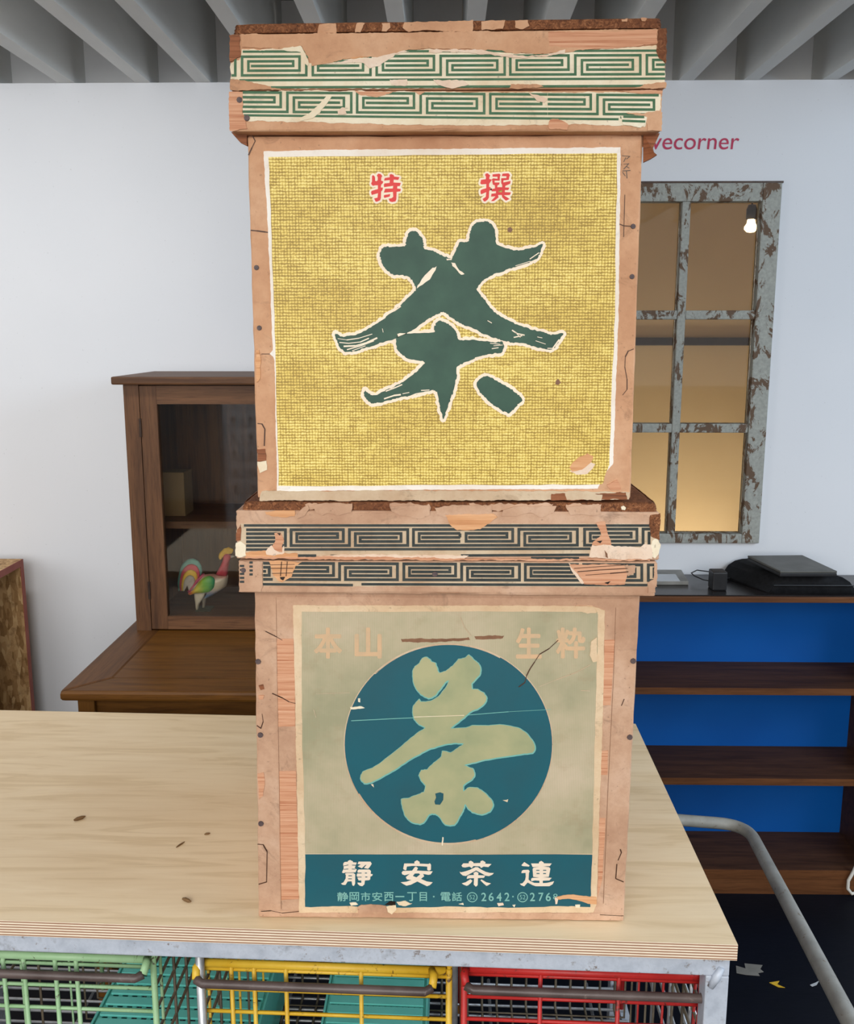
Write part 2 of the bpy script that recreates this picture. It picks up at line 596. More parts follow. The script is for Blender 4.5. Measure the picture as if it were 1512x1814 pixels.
for ya, yb in rows:
    for xa, xb in ((wx0 + st, pm_x - hb), (pm_x + hb, wx1 - st)):
        obj('window_pane', MB().box(xa + .0005, xb - .0005, W + 0.012, W + 0.015, zy(yb) + .0005, zy(ya) - .0005), M['glass'], win)
obj('dark_strip', MB().box(wx0 - .004, wx1 + .004, W - .010, W, wz1, wz1 + .005), M['metal_dark'], win)  # thin dark strip along the top of the frame

# the small room behind the window
RB = 3.95
struct(obj('wall_far_room', MB().box(-0.3, 2.4, RB, RB + .04, 0, 2.4), M['beige']))
struct(obj('wall_far_room_side', MB().box(2.36, 2.4, W + wt + .1, RB, 0, 2.4), M['beige']))
struct(obj('wall_far_room_left', MB().box(-0.3, -0.26, W + wt + .1, RB, 0, 2.4), M['beige']))
struct(obj('ceiling_far_room', MB().box(-0.3, 2.4, W + wt + .1, RB + .04, 2.4, 2.43), M['beige']))
zr0, zr1 = atY(1230, 612, RB - .02).z, atY(1230, 598, RB - .02).z
struct(obj('trim_1', MB().box(0.2, atY(1338, 605, RB - .02).x, RB - .025, RB, zr0, zr1), M['rail'], bevel=.003))
bp = atY(1329, 405, 3.25)
pl = thing('pendant_lamp', (bp.x, bp.y, bp.z), 'lit warm bulb hanging behind the top right window pane', 'lamp')
obj('bulb', MB().lathe([(0.001, -.012), (.012, -.010), (.020, -.002), (.020, .005), (.013, .016), (.011, .028)], bp, 20), M['bulb'], pl, True)
obj('socket', MB().lathe([(.001, .075), (.012, .074), (.017, .06), (.017, .028), (.001, .028)], bp, 16), M['metal_dark'], pl, True)
obj('cord', MB().tube([bp + Vector((0, 0, .07)), (bp.x, bp.y, 2.4)], .003, 6), M['metal_dark'], pl)
ll = bpy.data.lights.new('far_room_fill', 'POINT')  # unseen fill light added to brighten the far wall from below
ll.energy, ll.color, ll.shadow_soft_size = 19, (1.0, 0.92, 0.79), 0.12
lo = bpy.data.objects.new('far_room_fill', ll)
C.objects.link(lo)
lo.location = (0.95, 3.45, 0.45)


# ------------------------------------------------------------------ 2D print on planes
def onp(loop, Y, off, org=(0, 0), k=1.0):
    return [atY(org[0] + x / k, org[1] + y / k, Y) + Vector((0, -off, 0)) for x, y in loop]


def smooth2(loop, n=3):
    out, N = [], len(loop)
    for i in range(N):
        p0, p1, p2, p3 = (Vector(loop[(i + j) % N] + (0,)) for j in (-1, 0, 1, 2))
        for s in range(n):
            u = s / n
            q = 0.5 * ((2 * p1) + (p2 - p0) * u + (2 * p0 - 5 * p1 + 4 * p2 - p3) * u * u + (3 * p1 - p0 - 3 * p2 + p3) * u ** 3)
            q = p1.lerp(p2, u) * 0.35 + q * 0.65
            out.append((q.x, q.y))
    return out


def rough2(loop, amp, n=3):
    out, N = [], len(loop)
    for i in range(N):
        a, b = loop[i], loop[(i + 1) % N]
        for s in range(n):
            u = s / n
            out.append((a[0] + (b[0] - a[0]) * u + random.uniform(-amp, amp), a[1] + (b[1] - a[1]) * u + random.uniform(-amp, amp)))
    return out


def tear(loop, amp, step=4.0):
    """ragged paper edge: short steps along the outline with a wandering offset"""
    out, N, w = [], len(loop), 0.0
    for i in range(N):
        a, b = loop[i], loop[(i + 1) % N]
        L = math.hypot(b[0] - a[0], b[1] - a[1])
        k = max(1, int(L / step))
        nx, ny = -(b[1] - a[1]) / max(L, 1e-6), (b[0] - a[0]) / max(L, 1e-6)
        lim = min(1.5 * amp, L * .2)
        for s in range(k):
            w = max(-lim, min(lim, w * .7 + random.uniform(-amp, amp)))
            u = (s + (random.uniform(-.25, .25) if s else 0)) / k
            out.append((a[0] + (b[0] - a[0]) * u + nx * w, a[1] + (b[1] - a[1]) * u + ny * w))
    return out


def ribbon(mb, loop, Y, off, w, org=(0, 0), k=1.0, closed=True, jit=0.0):
    N = len(loop)
    off0 = off
    for i in range(N if closed else N - 1):
        a, b = loop[i], loop[(i + 1) % N]
        dx, dy = b[0] - a[0], b[1] - a[1]
        L = math.hypot(dx, dy)
        if L < 1e-6:
            continue
        ww = w * (1 + random.uniform(-jit, jit))
        off = off0 + (i % 40) * 5e-6      # pieces overlap, so none may be coplanar
        nx, ny = -dy / L * ww, dx / L * ww
        q = [(a[0] + nx, a[1] + ny), (b[0] + nx, b[1] + ny), (b[0] - nx, b[1] - ny), (a[0] - nx, a[1] - ny)]
        mb.add(onp(q, Y, off, org, k), [(0, 1, 2, 3)])
        if closed or 0 < i:
            c8 = [(a[0] + ww * math.cos(j * math.pi / 4), a[1] + ww * math.sin(j * math.pi / 4)) for j in range(8)]
            mb.add(onp(c8, Y, off + 2.5e-6, org, k), [tuple(range(8))])
    return mb


def printed(name, loops, Y, off, mat, parent, org=(0, 0), k=1.0, label=None):
    mb = MB()
    for l in loops:
        mb.flat([onp(h, Y, off, org, k) for h in (l if isinstance(l[0], list) else [l])])
    o = link(name, me(name, mb, mat), parent)
    if label:
        o['label'] = label
    return o


def patch(name, loop, Y, off, mat, parent, amp=0.8, n=3, label=None):
    lp = tear(loop, amp) if amp else loop
    pts = onp(lp, Y, off)
    o = link(name, me(name, MB().prism(pts, (0, off - 0.00005, 0)), mat), parent)
    if label:
        o['label'] = label
    return o


def jitterbox(name, quad, Y, depth, mat, parent, z0=None, z1=None, jit=0.0012, cuts=22, bev=0.002):
    """box whose front face is the traced quad (tl,tr,br,bl) on plane Y, with worn edges"""
    tl, tr, br, bl = [atY(x, y, Y) for x, y in quad]
    if z0 is not None:
        bl.z = br.z = z0
    if z1 is not None:
        tl.z = tr.z = z1
    d = Vector((0, depth, 0))
    m = me(name, MB().hexa([bl, br, br + d, bl + d, tl, tr, tr + d, tl + d]), mat)
    b = bmesh.new()
    b.from_mesh(m)
    bmesh.ops.subdivide_edges(b, edges=b.edges[:], cuts=cuts, use_grid_fill=True)
    cen = (tl + br) / 2 + d / 2
    sharp = [e for e in b.edges if len(e.link_faces) == 2 and e.calc_face_angle(0) > 1.0]
    bmesh.ops.bevel(b, geom=sharp, offset=bev, segments=2, profile=0.5, affect='EDGES')
    for v in b.verts:
        ang = [e for e in v.link_edges if len(e.link_faces) == 2 and e.calc_face_angle(0) > 0.15]
        if ang:
            dirv = (cen - v.co)
            dirv.y *= 0.3
            v.co += dirv.normalized() * random.uniform(0, jit)
    b.to_mesh(m)
    b.free()
    return link(name, m, parent), (tl, tr, br, bl)


SP = [(210, 2), (580, 2), (580, 1), (175, 1), (175, 3), (637, 3), (637, 0), (118, 0), (118, 4), (698, 4), (698, 0), (1278, 0),
      (1278, 4), (757, 4), (757, 1), (1211, 1), (1211, 3), (805, 3), (805, 2), (1165, 2)]


def keyband(parent, Y, off, mat, spirals, rowl, rowr, xl, xr, lines, th=2.25, name='key_pattern'):
    """spirals: (A px, width of one half, clip0, clip1); rowl/rowr: (r0,r4) px at xl and xr; lines: (yl,yr,x0,x1)"""
    def yy(v, x):
        u = (x - xl) / (xr - xl)
        a = rowl[0] + (rowl[1] - rowl[0]) * v / 4
        b = rowr[0] + (rowr[1] - rowr[0]) * v / 4
        return a + (b - a) * u
    mb = MB()
    for A, half, c0, c1 in spirals:
        k = half / 580.0
        pts = [(A + (x - 118) * k, v) for x, v in SP]
        off0 = off
        for si, ((xa, va), (xb, vb)) in enumerate(zip(pts[:-1], pts[1:])):
            off = off0 + si * 4e-6
            if va == vb:
                p, q = max(min(xa, xb) - th, c0), min(max(xa, xb) + th, c1)
                if q > p:
                    mb.add(onp([(p, yy(va, p) - th), (q, yy(va, q) - th), (q, yy(va, q) + th), (p, yy(va, p) + th)], Y, off), [(0, 1, 2, 3)])
            elif c0 < xa < c1:
                y0, y1 = sorted((yy(va, xa), yy(vb, xa)))
                mb.add(onp([(xa - th, y0), (xa + th, y0), (xa + th, y1), (xa - th, y1)], Y, off), [(0, 1, 2, 3)])
        off = off0
    for ya, yb, x0, x1 in lines:
        mb.add(onp([(x0, ya - th * .9), (x1, yb - th * .9), (x1, yb + th * .9), (x0, ya + th * .9)], Y, off), [(0, 1, 2, 3)])
    return link(name, me(name, mb, mat), parent)


def textmesh(name, body, mat, parent, x0, y0, wpx, hpx, Y, off, bold=0.0, shear=0.0):
    """one line of lettering whose lower left is at px (x0,y0), fitted into wpx x hpx; bold = extra stroke half-width in px"""
    cu = bpy.data.curves.new(name, 'FONT')
    cu.body = body
    cu.shear = shear
    cu.fill_mode = 'FRONT'
    ob = bpy.data.objects.new(name, cu)
    C.objects.link(ob)
    dg = bpy.context.evaluated_depsgraph_get()
    m = bpy.data.meshes.new_from_object(ob.evaluated_get(dg))
    bpy.data.objects.remove(ob)
    bpy.data.curves.remove(cu)
    vs = [v.co.copy() for v in m.vertices]
    fs = [tuple(p.vertices) for p in m.polygons]
    bpy.data.meshes.remove(m)
    mnx, mxx = min(v.x for v in vs), max(v.x for v in vs)
    mny, mxy = min(v.y for v in vs), max(v.y for v in vs)
    mb = MB()
    sh = [(bold * math.cos(a * math.pi / 4), bold * math.sin(a * math.pi / 4)) for a in range(8)] if bold else []
    for i, (dx, dy) in enumerate([(0, 0)] + sh):
        mb.add([atY(x0 + dx + bold + (v.x - mnx) / (mxx - mnx) * (wpx - 2 * bold), y0 + dy - bold - (v.y - mny) / (mxy - mny) * (hpx - 2 * bold), Y)
                + Vector((0, -off - i * 8e-6, 0)) for v in vs], fs)
    return link(name, me(name, mb, mat), parent)


# ------------------------------------------------------------------ tea chests
YB_L, YL_L = 1.085, 1.066      # lower chest: body and lid front planes
YB_U, YL_U = 1.073, 1.054      # upper chest
D_B, D_L = 0.40, 0.438

# ---- lower chest
lowz = [atY(790, y, YL_L).z for y in (1053, 992, 905, 889)]   # rim bottom, lid bottom, lid top, board top
lc = thing('tea_chest', (-0.002, 1.28, TZ), 'lower tea chest on the plywood with blue-green circle label', 'tea chest', 'stacked wooden tea chests')
body_l, _ = jitterbox('body', [(450, 1053), (1134, 1053), (1105, 1633), (457, 1624)], YB_L, D_B, M['kraft_low'], lc, z0=TZ + .0003, z1=lowz[0])
rim_l, _ = jitterbox('rim', [(421, 993), (1164, 995), (1161, 1057), (423, 1050)], YL_L, D_L, M['kraft_low'], lc)
lid_l, _ = jitterbox('lid', [(417, 904), (1169, 907), (1168, 993), (418, 990)], YL_L, D_L, M['kraft_low'], lc)
brd_l, bq = jitterbox('lid_board', [(431, 889), (1162, 891), (1166, 908), (427, 904)], YL_L + .002, D_L - .004, M['edge'], lc, jit=.002, bev=.004)
ZTOP_L = min(bq[0].z, bq[1].z)

# ---- upper chest
uc = thing('tea_chest', (0.0, 1.27, ZTOP_L), 'upper tea chest with yellow woven-print label and dark green character', 'tea chest', 'stacked wooden tea chests')
rbz = atY(790, 233, YL_U).z
body_u, _ = jitterbox('body', [(437, 236), (1139, 236), (1117, 886), (456, 888)], YB_U, D_B, M['kraft'], uc, z0=bq[0].z + .0032, z1=rbz)
bx_a, bx_b = atY(462, 886, YB_U).x, atY(1110, 886, YB_U).x
obj('gap_spacer', MB().box(bx_a, bx_b, YB_U + .012, YB_U + D_B - .012, bq[0].z + .0004, bq[0].z + .0034), M['bare_dark'], uc)  # inset spacer added to make a shadow line under the upper chest
rim_u, _ = jitterbox('rim', [(405, 161), (1174, 159), (1171, 233), (408, 233)], YL_U, D_L, M['kraft'], uc)
lid_u, _ = jitterbox('lid', [(406, 60), (1180, 50), (1179, 157), (408, 160)], YL_U, D_L, M['kraft'], uc)
brd_u, _ = jitterbox('lid_board', [(415, 42), (1172, 31), (1173, 50), (412, 60)], YL_U + .001, D_L - .003, M['edge'], uc, jit=.002, bev=.004)

# ---- upper lid: printed bands and damage
P1 = .0005
patch('paper_band', [(408, 112), (425, 107), (428, 88), (470, 88), (533, 84), (538, 96), (548, 112), (590, 108), (640, 103), (668, 99), (700, 90), (760, 88), (800, 92),
                     (900, 92), (960, 96), (1040, 88), (1100, 84), (1163, 80), (1166, 100), (1176, 112), (1177, 146), (1165, 152), (900, 155), (700, 156), (500, 158), (440, 146), (409, 140)],
      YL_U, P1, M['cream'], lid_u, 1.2)
keyband(lid_u, YL_U, P1 + .0003, M['key_green'], [(190.8, 113, 410, 424), (428.8, 113.6, 424, 1180), (667, 113.2, 0, 1180), (903.4, 115, 0, 1180), (1145, 115, 0, 1177)],
        (100.8, 133.9), (98, 131.6), 429, 1176, [(142.6, 139.5, 424, 1177), (155, 152.4, 480, 1140), (91.9, 90, 430, 1165)])
for nm, mt, lp in (
        ('exposed_paper', 'kraft', [(426, 62), (1164, 53), (1163, 79), (1100, 83), (1040, 87), (1010, 92), (960, 96), (915, 95), (880, 89), (800, 88), (768, 87), (715, 90), (690, 97), (668, 104), (640, 100), (600, 108), (575, 112), (552, 118), (542, 98), (535, 82), (500, 86), (460, 87), (428, 84)]),
        ('torn_edge', 'torn', [(640, 104), (668, 100), (690, 92), (715, 89), (725, 92), (700, 98), (685, 110), (672, 118), (655, 122), (640, 112), (600, 114), (575, 114)]),
        ('torn_edge', 'torn', [(760, 88), (860, 90), (890, 96), (930, 100), (970, 96), (1000, 88), (1000, 96), (960, 101), (925, 103), (885, 99), (830, 94), (760, 93)]),
        ('torn_edge', 'cream', [(456, 89), (500, 82), (532, 80), (540, 92), (548, 108), (545, 118), (538, 110), (532, 94), (500, 90)]),
        ('exposed_wood', 'bare', [(970, 58), (1164, 54), (1164, 78), (1100, 84), (1060, 88), (1000, 86), (972, 82)]),
        ('torn_edge', 'torn', [(1000, 60), (1060, 58), (1140, 57), (1150, 64), (1100, 72), (1040, 74), (1004, 70)]),
        ('exposed_wood', 'bare_orange', [(560, 90), (640, 86), (700, 84), (690, 94), (665, 100), (600, 106), (552, 112), (546, 100)]),
        ('exposed_wood', 'bare_dark', [(406, 62), (425, 62), (425, 100), (408, 110)]),
        ('exposed_wood', 'edge', [(1164, 52), (1180, 50), (1179, 112), (1168, 104), (1163, 92)]),
        ('exposed_paper', 'kraft', [(409, 140), (425, 142), (470, 153), (500, 159), (409, 160)]),
        ('torn_edge', 'torn', [(690, 142), (720, 141), (720, 152), (692, 150)]),
        ('torn_edge', 'torn', [(767, 142), (820, 143), (830, 150), (800, 156), (775, 152)]),
        ('torn_edge', 'kraft', [(905, 150), (950, 148), (962, 153), (940, 157), (900, 157)]),
        ('torn_edge', 'kraft', [(1140, 150), (1178, 146), (1178, 156), (1120, 157)])):
    patch(nm, lp, YL_U, P1 + .0006 + random.uniform(0, .0004), M[mt], lid_u, 1.2)
for lp in ([(566, 43), (594, 42), (596, 58), (562, 59)], [(632, 41), (645, 41), (638, 58), (628, 58)], [(676, 41), (690, 41), (692, 50), (684, 57), (676, 56)],
           [(716, 40), (800, 38), (838, 36), (836, 56), (790, 57), (760, 54), (724, 57), (714, 50)], [(852, 38), (894, 36), (890, 50), (870, 53), (852, 54)],
           [(912, 38), (934, 36), (937, 46), (925, 52), (912, 50)], [(1100, 34), (1112, 33), (1110, 39), (1100, 39)], [(1134, 33), (1146, 33), (1142, 39), (1136, 38)]):
    patch('paper_remnant', lp, YL_U + .001, .0012, M['kraft'], brd_u, 1.0)

# rim band of upper chest
patch('paper_band', [(429, 164), (470, 162), (560, 161), (700, 162), (800, 163), (950, 164), (1100, 163), (1171, 166), (1170, 190), (1166, 200), (1145, 216), (1142, 224), (1080, 222), (1000, 220),
                     (900, 222), (700, 221), (560, 217), (440, 214), (430, 206)], YL_U, P1, M['cream'], rim_u, 1.0)
keyband(rim_u, YL_U, P1 + .0003, M['key_green'], [(396, 113, 430, 1160), (632.4, 112.4, 0, 1160), (868, 113, 0, 969), (944.6, 113, 969.5, 1166)],
        (164, 198), (169, 203), 430, 1165, [(204.5, 211.5, 432, 1095), (208, 214.6, 1098, 1140)])
for nm, mt, lp in (
        ('torn_edge', 'cream', [(530, 212), (548, 202), (560, 192), (572, 178), (580, 170), (586, 171), (578, 184), (566, 200), (552, 210), (534, 215)]),
        ('torn_edge', 'torn', [(598, 198), (606, 190), (612, 191), (614, 202), (598, 204)]),
        ('exposed_wood', 'bare', [(628, 162), (700, 162), (680, 168), (668, 172), (640, 168)]),
        ('exposed_wood', 'bare', [(734, 163), (752, 163), (744, 169)]),
        ('torn_edge', 'torn', [(936, 166), (960, 172), (969, 176), (964, 182), (950, 180), (942, 172)]),
        ('exposed_wood', 'bare', [(974, 211), (988, 210), (1006, 222), (1004, 230), (972, 228), (970, 222)]),
        ('exposed_paper', 'kraft', [(1108, 201), (1140, 202), (1166, 196), (1172, 200), (1171, 232), (1146, 232), (1144, 218), (1142, 206)]),
        ('torn_edge', 'cream', [(1099, 206), (1144, 208), (1142, 218), (1134, 226), (1102, 222)]),
        ('exposed_wood', 'bare', [(406, 164), (429, 164), (430, 200), (436, 208), (438, 230), (408, 232)]),
        ('exposed_wood', 'bare', [(1090, 160), (1173, 161), (1172, 166), (1120, 166)])):
    patch(nm, lp, YL_U, P1 + .0006 + random.uniform(0, .0004), M[mt], rim_u, 1.0)
keyband(rim_u, YL_U, P1 + .0013, M['key_green'], [], (164, 198), (169, 203), 430, 1165, [(207.5, 208, 1103, 1140), (214.5, 216, 1101, 1142)], name='key_pattern_scrap')
# torn paper curling under the rim at the right
fl = [atY(1139, 238, YB_U - .001), atY(1168, 236, YB_U - .001), atY(1156, 262, YB_U - .004), atY(1158, 270, YB_U - .012), atY(1163, 274, YB_U - .016),
      atY(1152, 281, YB_U - .008), atY(1139, 287, YB_U - .001)]
obj('torn_flap', MB().prism(fl, (0.001, 0.006, 0)), M['bare_dark'], uc)
fl = [atY(409, 234, YB_U - .001), atY(437, 236, YB_U - .001), atY(437, 258, YB_U - .001), atY(425, 252, YB_U - .002), atY(416, 242, YB_U - .002)]
obj('torn_flap', MB().prism(fl, (0, 0.006, 0)), M['bare_dark'], uc)


def nails(parent, Y, pts, r=4.5):
    for x, y in pts:
        p = atY(x, y, Y)
        rr = r * 1.1 / 1700
        mb = MB().add([p + Vector((rr * math.cos(a * math.pi / 4), -.0012, rr * math.sin(a * math.pi / 4))) for a in range(8)] +
                      [p + Vector((rr * 1.1 * math.cos(a * math.pi / 4), 0.0, rr * 1.1 * math.sin(a * math.pi / 4))) for a in range(8)],
                      [tuple(range(7, -1, -1))] + [(a, (a + 1) % 8, (a + 1) % 8 + 8, a + 8) for a in range(8)])
        obj('nail', mb, M['nail'], parent)


nails(uc, YL_U - .001, [(424, 177), (437, 209)])
nails(uc, YB_U - .0004, [(454, 474), (459, 581), (1121, 401), (1119, 490)], 4)


def cracks(parent, Y, lines, w=0.9, mat='crack', off=.0006, name='paper_crack'):
    for ln in lines:
        link(name, me(name, ribbon(MB(), ln, Y, off, w, closed=False, jit=.4), M[mat]), parent)


# upper body damage
for nm, mt, lp in (
        ('exposed_wood', 'bare_orange', [(453, 620), (460, 620), (463, 640), (460, 670), (455, 678)]),
        ('exposed_wood', 'bare_dark', [(455, 795), (469, 795), (471, 815), (456, 817)]),
        ('torn_edge', 'cream', [(456, 818), (471, 816), (473, 832), (460, 838)]),
        ('exposed_wood', 'bare', [(1074, 858), (1092, 850), (1100, 868), (1080, 868)]),
        ('bottom_strip', 'cream_low', [(464, 870), (700, 869), (960, 869), (1075, 870), (1115, 872), (1113, 884), (1060, 885), (1040, 875), (980, 876), (975, 886), (700, 886), (460, 887)]),
        ('exposed_wood', 'bare_dark', [(976, 874), (1000, 873), (1006, 880), (1068, 874), (1108, 872), (1110, 884), (976, 886)]),
        ('torn_edge', 'cream_low', [(1000, 876), (1020, 873), (1066, 876), (1064, 885), (1004, 885)])):
    patch(nm, lp, YB_U, .0012 + random.uniform(0, .0004), M[mt], body_u, .9)
cracks(body_u, YB_U, [[(444, 408), (455, 409), (470, 411), (482, 413), (500, 415)], [(463, 627), (480, 627), (492, 628)], [(1120, 401), (1104, 400), (1094, 396), (1085, 397)],
                      [(1122, 618), (1112, 622), (1107, 632), (1106, 650), (1110, 672), (1110, 690), (1102, 700)], [(456, 750), (464, 751), (469, 760), (468, 790)],
                      [(447, 240), (452, 250), (446, 262), (440, 275)], [(1094, 283), (1091, 300)], [(1106, 345), (1104, 420)]])
cracks(body_u, YB_U, [[(1101, 276), (1115, 277), (1109, 282)], [(1108, 279), (1104, 287)], [(1104, 291), (1113, 290), (1104, 300)], [(1109, 295), (1114, 298)], [(1102, 303), (1116, 302)], [(1109, 303), (1110, 316)],
                      [(1102, 305), (1107, 312)]], .55, 'pencil', name='pencil_writing')

# upper label
lab = patch('label', [(467, 268), (640, 265), (900, 263), (1099, 261), (1095, 560), (1085, 822), (1072, 836), (1058, 866), (800, 867), (491, 870), (486, 640), (484, 632), (478, 627), (483, 620), (476, 440)],
            YB_U, .0007, M['white_border'], uc, .5, 3, 'white-bordered yellow woven-print label')
printed('printed_field', [rough2([(476, 279), (1093, 271), (1088, 560), (1078, 824), (1066, 858), (800, 859), (494, 861), (486, 560)], .9, 12)], YB_U, .0010, M['burlap'], lab)
A = (570, 370)
G1 = [(355, 240), (375, 228), (420, 225), (495, 226), (500, 190), (515, 150), (535, 132), (560, 135), (580, 155), (600, 180), (605, 210), (608, 240), (650, 248), (690, 265), (730, 285), (775, 293),
      (800, 235), (820, 200), (870, 195), (880, 150), (890, 110), (920, 80), (960, 75), (990, 78), (1020, 105), (1033, 160), (1037, 210), (1080, 230), (1140, 245), (1200, 245), (1260, 230), (1312, 208),
      (1300, 250), (1285, 290), (1230, 320), (1150, 345), (1080, 370), (1000, 400), (960, 425), (920, 475), (950, 520), (990, 570), (1030, 620), (1090, 655), (1160, 690), (1240, 715), (1320, 735), (1360, 748),
      (1435, 740), (1410, 780), (1385, 825), (1345, 840), (1270, 822), (1200, 800), (1130, 795), (1080, 785), (1030, 770), (960, 745), (910, 715), (850, 695), (800, 670), (760, 640), (720, 612), (680, 630),
      (620, 665), (560, 705), (500, 745), (430, 775), (360, 795), (280, 820), (200, 845), (140, 855), (105, 820), (85, 770), (80, 742), (120, 760), (180, 755), (240, 735), (300, 700), (360, 660), (440, 600),
      (500, 540), (550, 495), (560, 480), (545, 440), (520, 410), (480, 395), (430, 392), (390, 370), (365, 340), (350, 300), (345, 270)]
G2 = [(440, 775), (450, 750), (500, 742), (660, 737), (668, 705), (690, 668), (715, 668), (760, 690), (800, 735), (812, 778), (880, 780), (960, 785), (1030, 795), (1075, 790), (1080, 830), (1065, 855),
      (1000, 865), (920, 885), (850, 915), (805, 940), (800, 1000), (790, 1060), (770, 1120), (745, 1190), (722, 1250), (705, 1190), (695, 1140), (685, 1090), (660, 1080), (600, 1090), (540, 1110), (470, 1120),
      (400, 1140), (330, 1155), (290, 1155), (265, 1130), (250, 1100), (258, 1080), (290, 1105), (330, 1105), (380, 1080), (440, 1050), (500, 1015), (560, 970), (610, 920), (600, 905), (520, 895), (480, 870), (445, 830)]
G3 = [(918, 1040), (940, 1010), (975, 995), (1010, 1005), (1070, 1040), (1130, 1075), (1165, 1105), (1195, 1135), (1170, 1160), (1140, 1190), (1115, 1215), (1080, 1205), (1030, 1175), (980, 1135), (940, 1090)]
gl = [rough2(smooth2(g, 3), 3.6, 2) for g in (G1, G2, G3)]
mb = MB()
for g in gl:
    ribbon(mb, g, YB_U, .0013, 17, A, 3.36, jit=.25)
link('printed_outline', me('printed_outline', mb, M['pinkwhite']), lab)
printed('printed_character', gl, YB_U, .0016, M['green'], lab, A, 3.36, 'dark green brush-written tea character')
mb = MB()
for s in ([(563, 472), (578, 442), (612, 396), (660, 352), (684, 344), (662, 390), (640, 418), (600, 452)], [(768, 318), (790, 324), (820, 364), (850, 388), (830, 394), (800, 366), (775, 338)],
          [(450, 745), (478, 738), (500, 742), (480, 752), (452, 760)], [(740, 298), (775, 296), (770, 306), (745, 306)]):
    link('printed_brush_streak', me('printed_brush_streak', MB().flat([onp(rough2(s, 3, 2), YB_U, .0019, A, 3.36)]), M['pinkwhite']), lab)
for s, w in (([(95, 772), (150, 780), (220, 770), (300, 745)], 4), ([(105, 795), (160, 800), (230, 792), (280, 770)], 6), ([(130, 818), (200, 815), (270, 795), (330, 768)], 9), ([(150, 838), (230, 815), (310, 785)], 6),
             ([(180, 845), (260, 815)], 5), ([(430, 608), (470, 580)], 9), ([(340, 670), (360, 658)], 5), ([(360, 712), (365, 735)], 4), ([(1130, 722), (1160, 742), (1205, 752)], 7), ([(1140, 765), (1190, 755)], 5),
             ([(1150, 735), (1180, 765)], 4), ([(1270, 785), (1330, 805)], 4), ([(1340, 830), (1372, 830), (1410, 778)], 6), ([(1280, 762), (1310, 768)], 4), ([(985, 665), (1010, 680)], 4), ([(380, 1085), (440, 1062), (478, 1045)], 7),
             ([(370, 1130), (430, 1110), (470, 1105)], 8), ([(500, 1125), (560, 1100), (620, 1090)], 6), ([(480, 1100), (520, 1092)], 4), ([(590, 1080), (640, 1078)], 4), ([(910, 888), (980, 872), (1060, 862)], 5),
             ([(1010, 832), (1050, 826)], 4), ([(1000, 800), (1060, 806)], 4), ([(1020, 815), (1075, 810)], 3), ([(775, 1105), (765, 1140)], 5), ([(1235, 300), (1290, 262)], 4), ([(1150, 340), (1240, 312)], 4)):
    link('printed_brush_streak', me('printed_brush_streak', ribbon(MB(), s, YB_U, .0020, w * .55, A, 3.36, False, .3), M['pinkwhite']), lab)

TOKU = [[(375, 240), (430, 170), (520, 190), (580, 260), (545, 330), (540, 440), (620, 470), (600, 540), (540, 600), (525, 700), (610, 710), (590, 800), (540, 860), (530, 1100), (500, 1190), (370, 1250), (320, 1230), (270, 1120),
         (400, 1090), (420, 920), (180, 990), (150, 880), (180, 830), (415, 760), (415, 620), (300, 620), (230, 640), (170, 590), (160, 540), (190, 470), (190, 290), (200, 250), (240, 230), (290, 280), (310, 340), (310, 450), (370, 460), (410, 420), (410, 310)],
        [(860, 250), (870, 205), (930, 190), (1010, 220), (1040, 285), (1240, 310), (1190, 415), (1020, 400), (1010, 510), (1290, 530), (1250, 650), (1160, 650), (1150, 740), (1290, 760), (1270, 850), (1130, 870), (1120, 1150), (1090, 1230),
         (960, 1260), (860, 1230), (830, 1130), (940, 1110), (1000, 1060), (990, 870), (640, 900), (690, 750), (990, 740), (1000, 640), (650, 690), (640, 590), (670, 545), (860, 530), (870, 420), (650, 440), (680, 340), (870, 310)],
        [(650, 990), (890, 955), (860, 1050), (660, 1100), (640, 1050)]]
SEN = [[(400, 220), (440, 170), (500, 160), (600, 240), (570, 310), (565, 380), (670, 400), (560, 560), (560, 680), (620, 690), (600, 790), (560, 850), (550, 1090), (500, 1170), (400, 1240), (350, 1220), (310, 1140), (430, 1060), (450, 880),
        (250, 965), (230, 900), (230, 820), (280, 780), (450, 730), (450, 570), (270, 585), (220, 550), (250, 410), (430, 390), (440, 300)],
       [[(690, 200), (950, 175), (1000, 220), (970, 280), (960, 440), (770, 440), (770, 510), (960, 510), (940, 590), (880, 620), (870, 690), (1060, 690), (1060, 600), (1020, 540), (1020, 350), (1220, 340), (1220, 270), (1040, 265), (1070, 175),
         (1300, 160), (1360, 230), (1330, 290), (1310, 410), (1110, 430), (1100, 510), (1380, 450), (1360, 560), (1180, 640), (1170, 700), (1330, 710), (1290, 800), (1160, 800), (1160, 880), (1390, 890), (1350, 990), (1120, 1000), (1340, 1140),
         (1200, 1210), (1060, 1080), (1040, 990), (900, 990), (920, 1080), (740, 1220), (630, 1220), (800, 1040), (630, 1050), (650, 940), (820, 920), (820, 840), (660, 850), (660, 760), (780, 740), (780, 620), (700, 590), (680, 480), (670, 380),
         (720, 350), (880, 370), (880, 290), (690, 290)], [(920, 820), (1060, 800), (1060, 880), (920, 880)]]]
for org, ch in (((650, 300), TOKU), ((840, 300), SEN)):
    mb = MB()
    for g in ch:
        ribbon(mb, g[0] if isinstance(g[0], list) else g, YB_U, .0013, 75, org, 21.6)
    link('printed_outline', me('printed_outline', mb, M['pinkwhite']), lab)
    printed('printed_character', ch, YB_U, .0016, M['red'], lab, org, 21.6, 'small red character with pale outline')
patch('exposed_wood', [(1008, 828), (1022, 812), (1040, 802), (1050, 808), (1046, 818), (1030, 832), (1012, 836)], YB_U, .0014, M['bare_orange'], lab, 1)
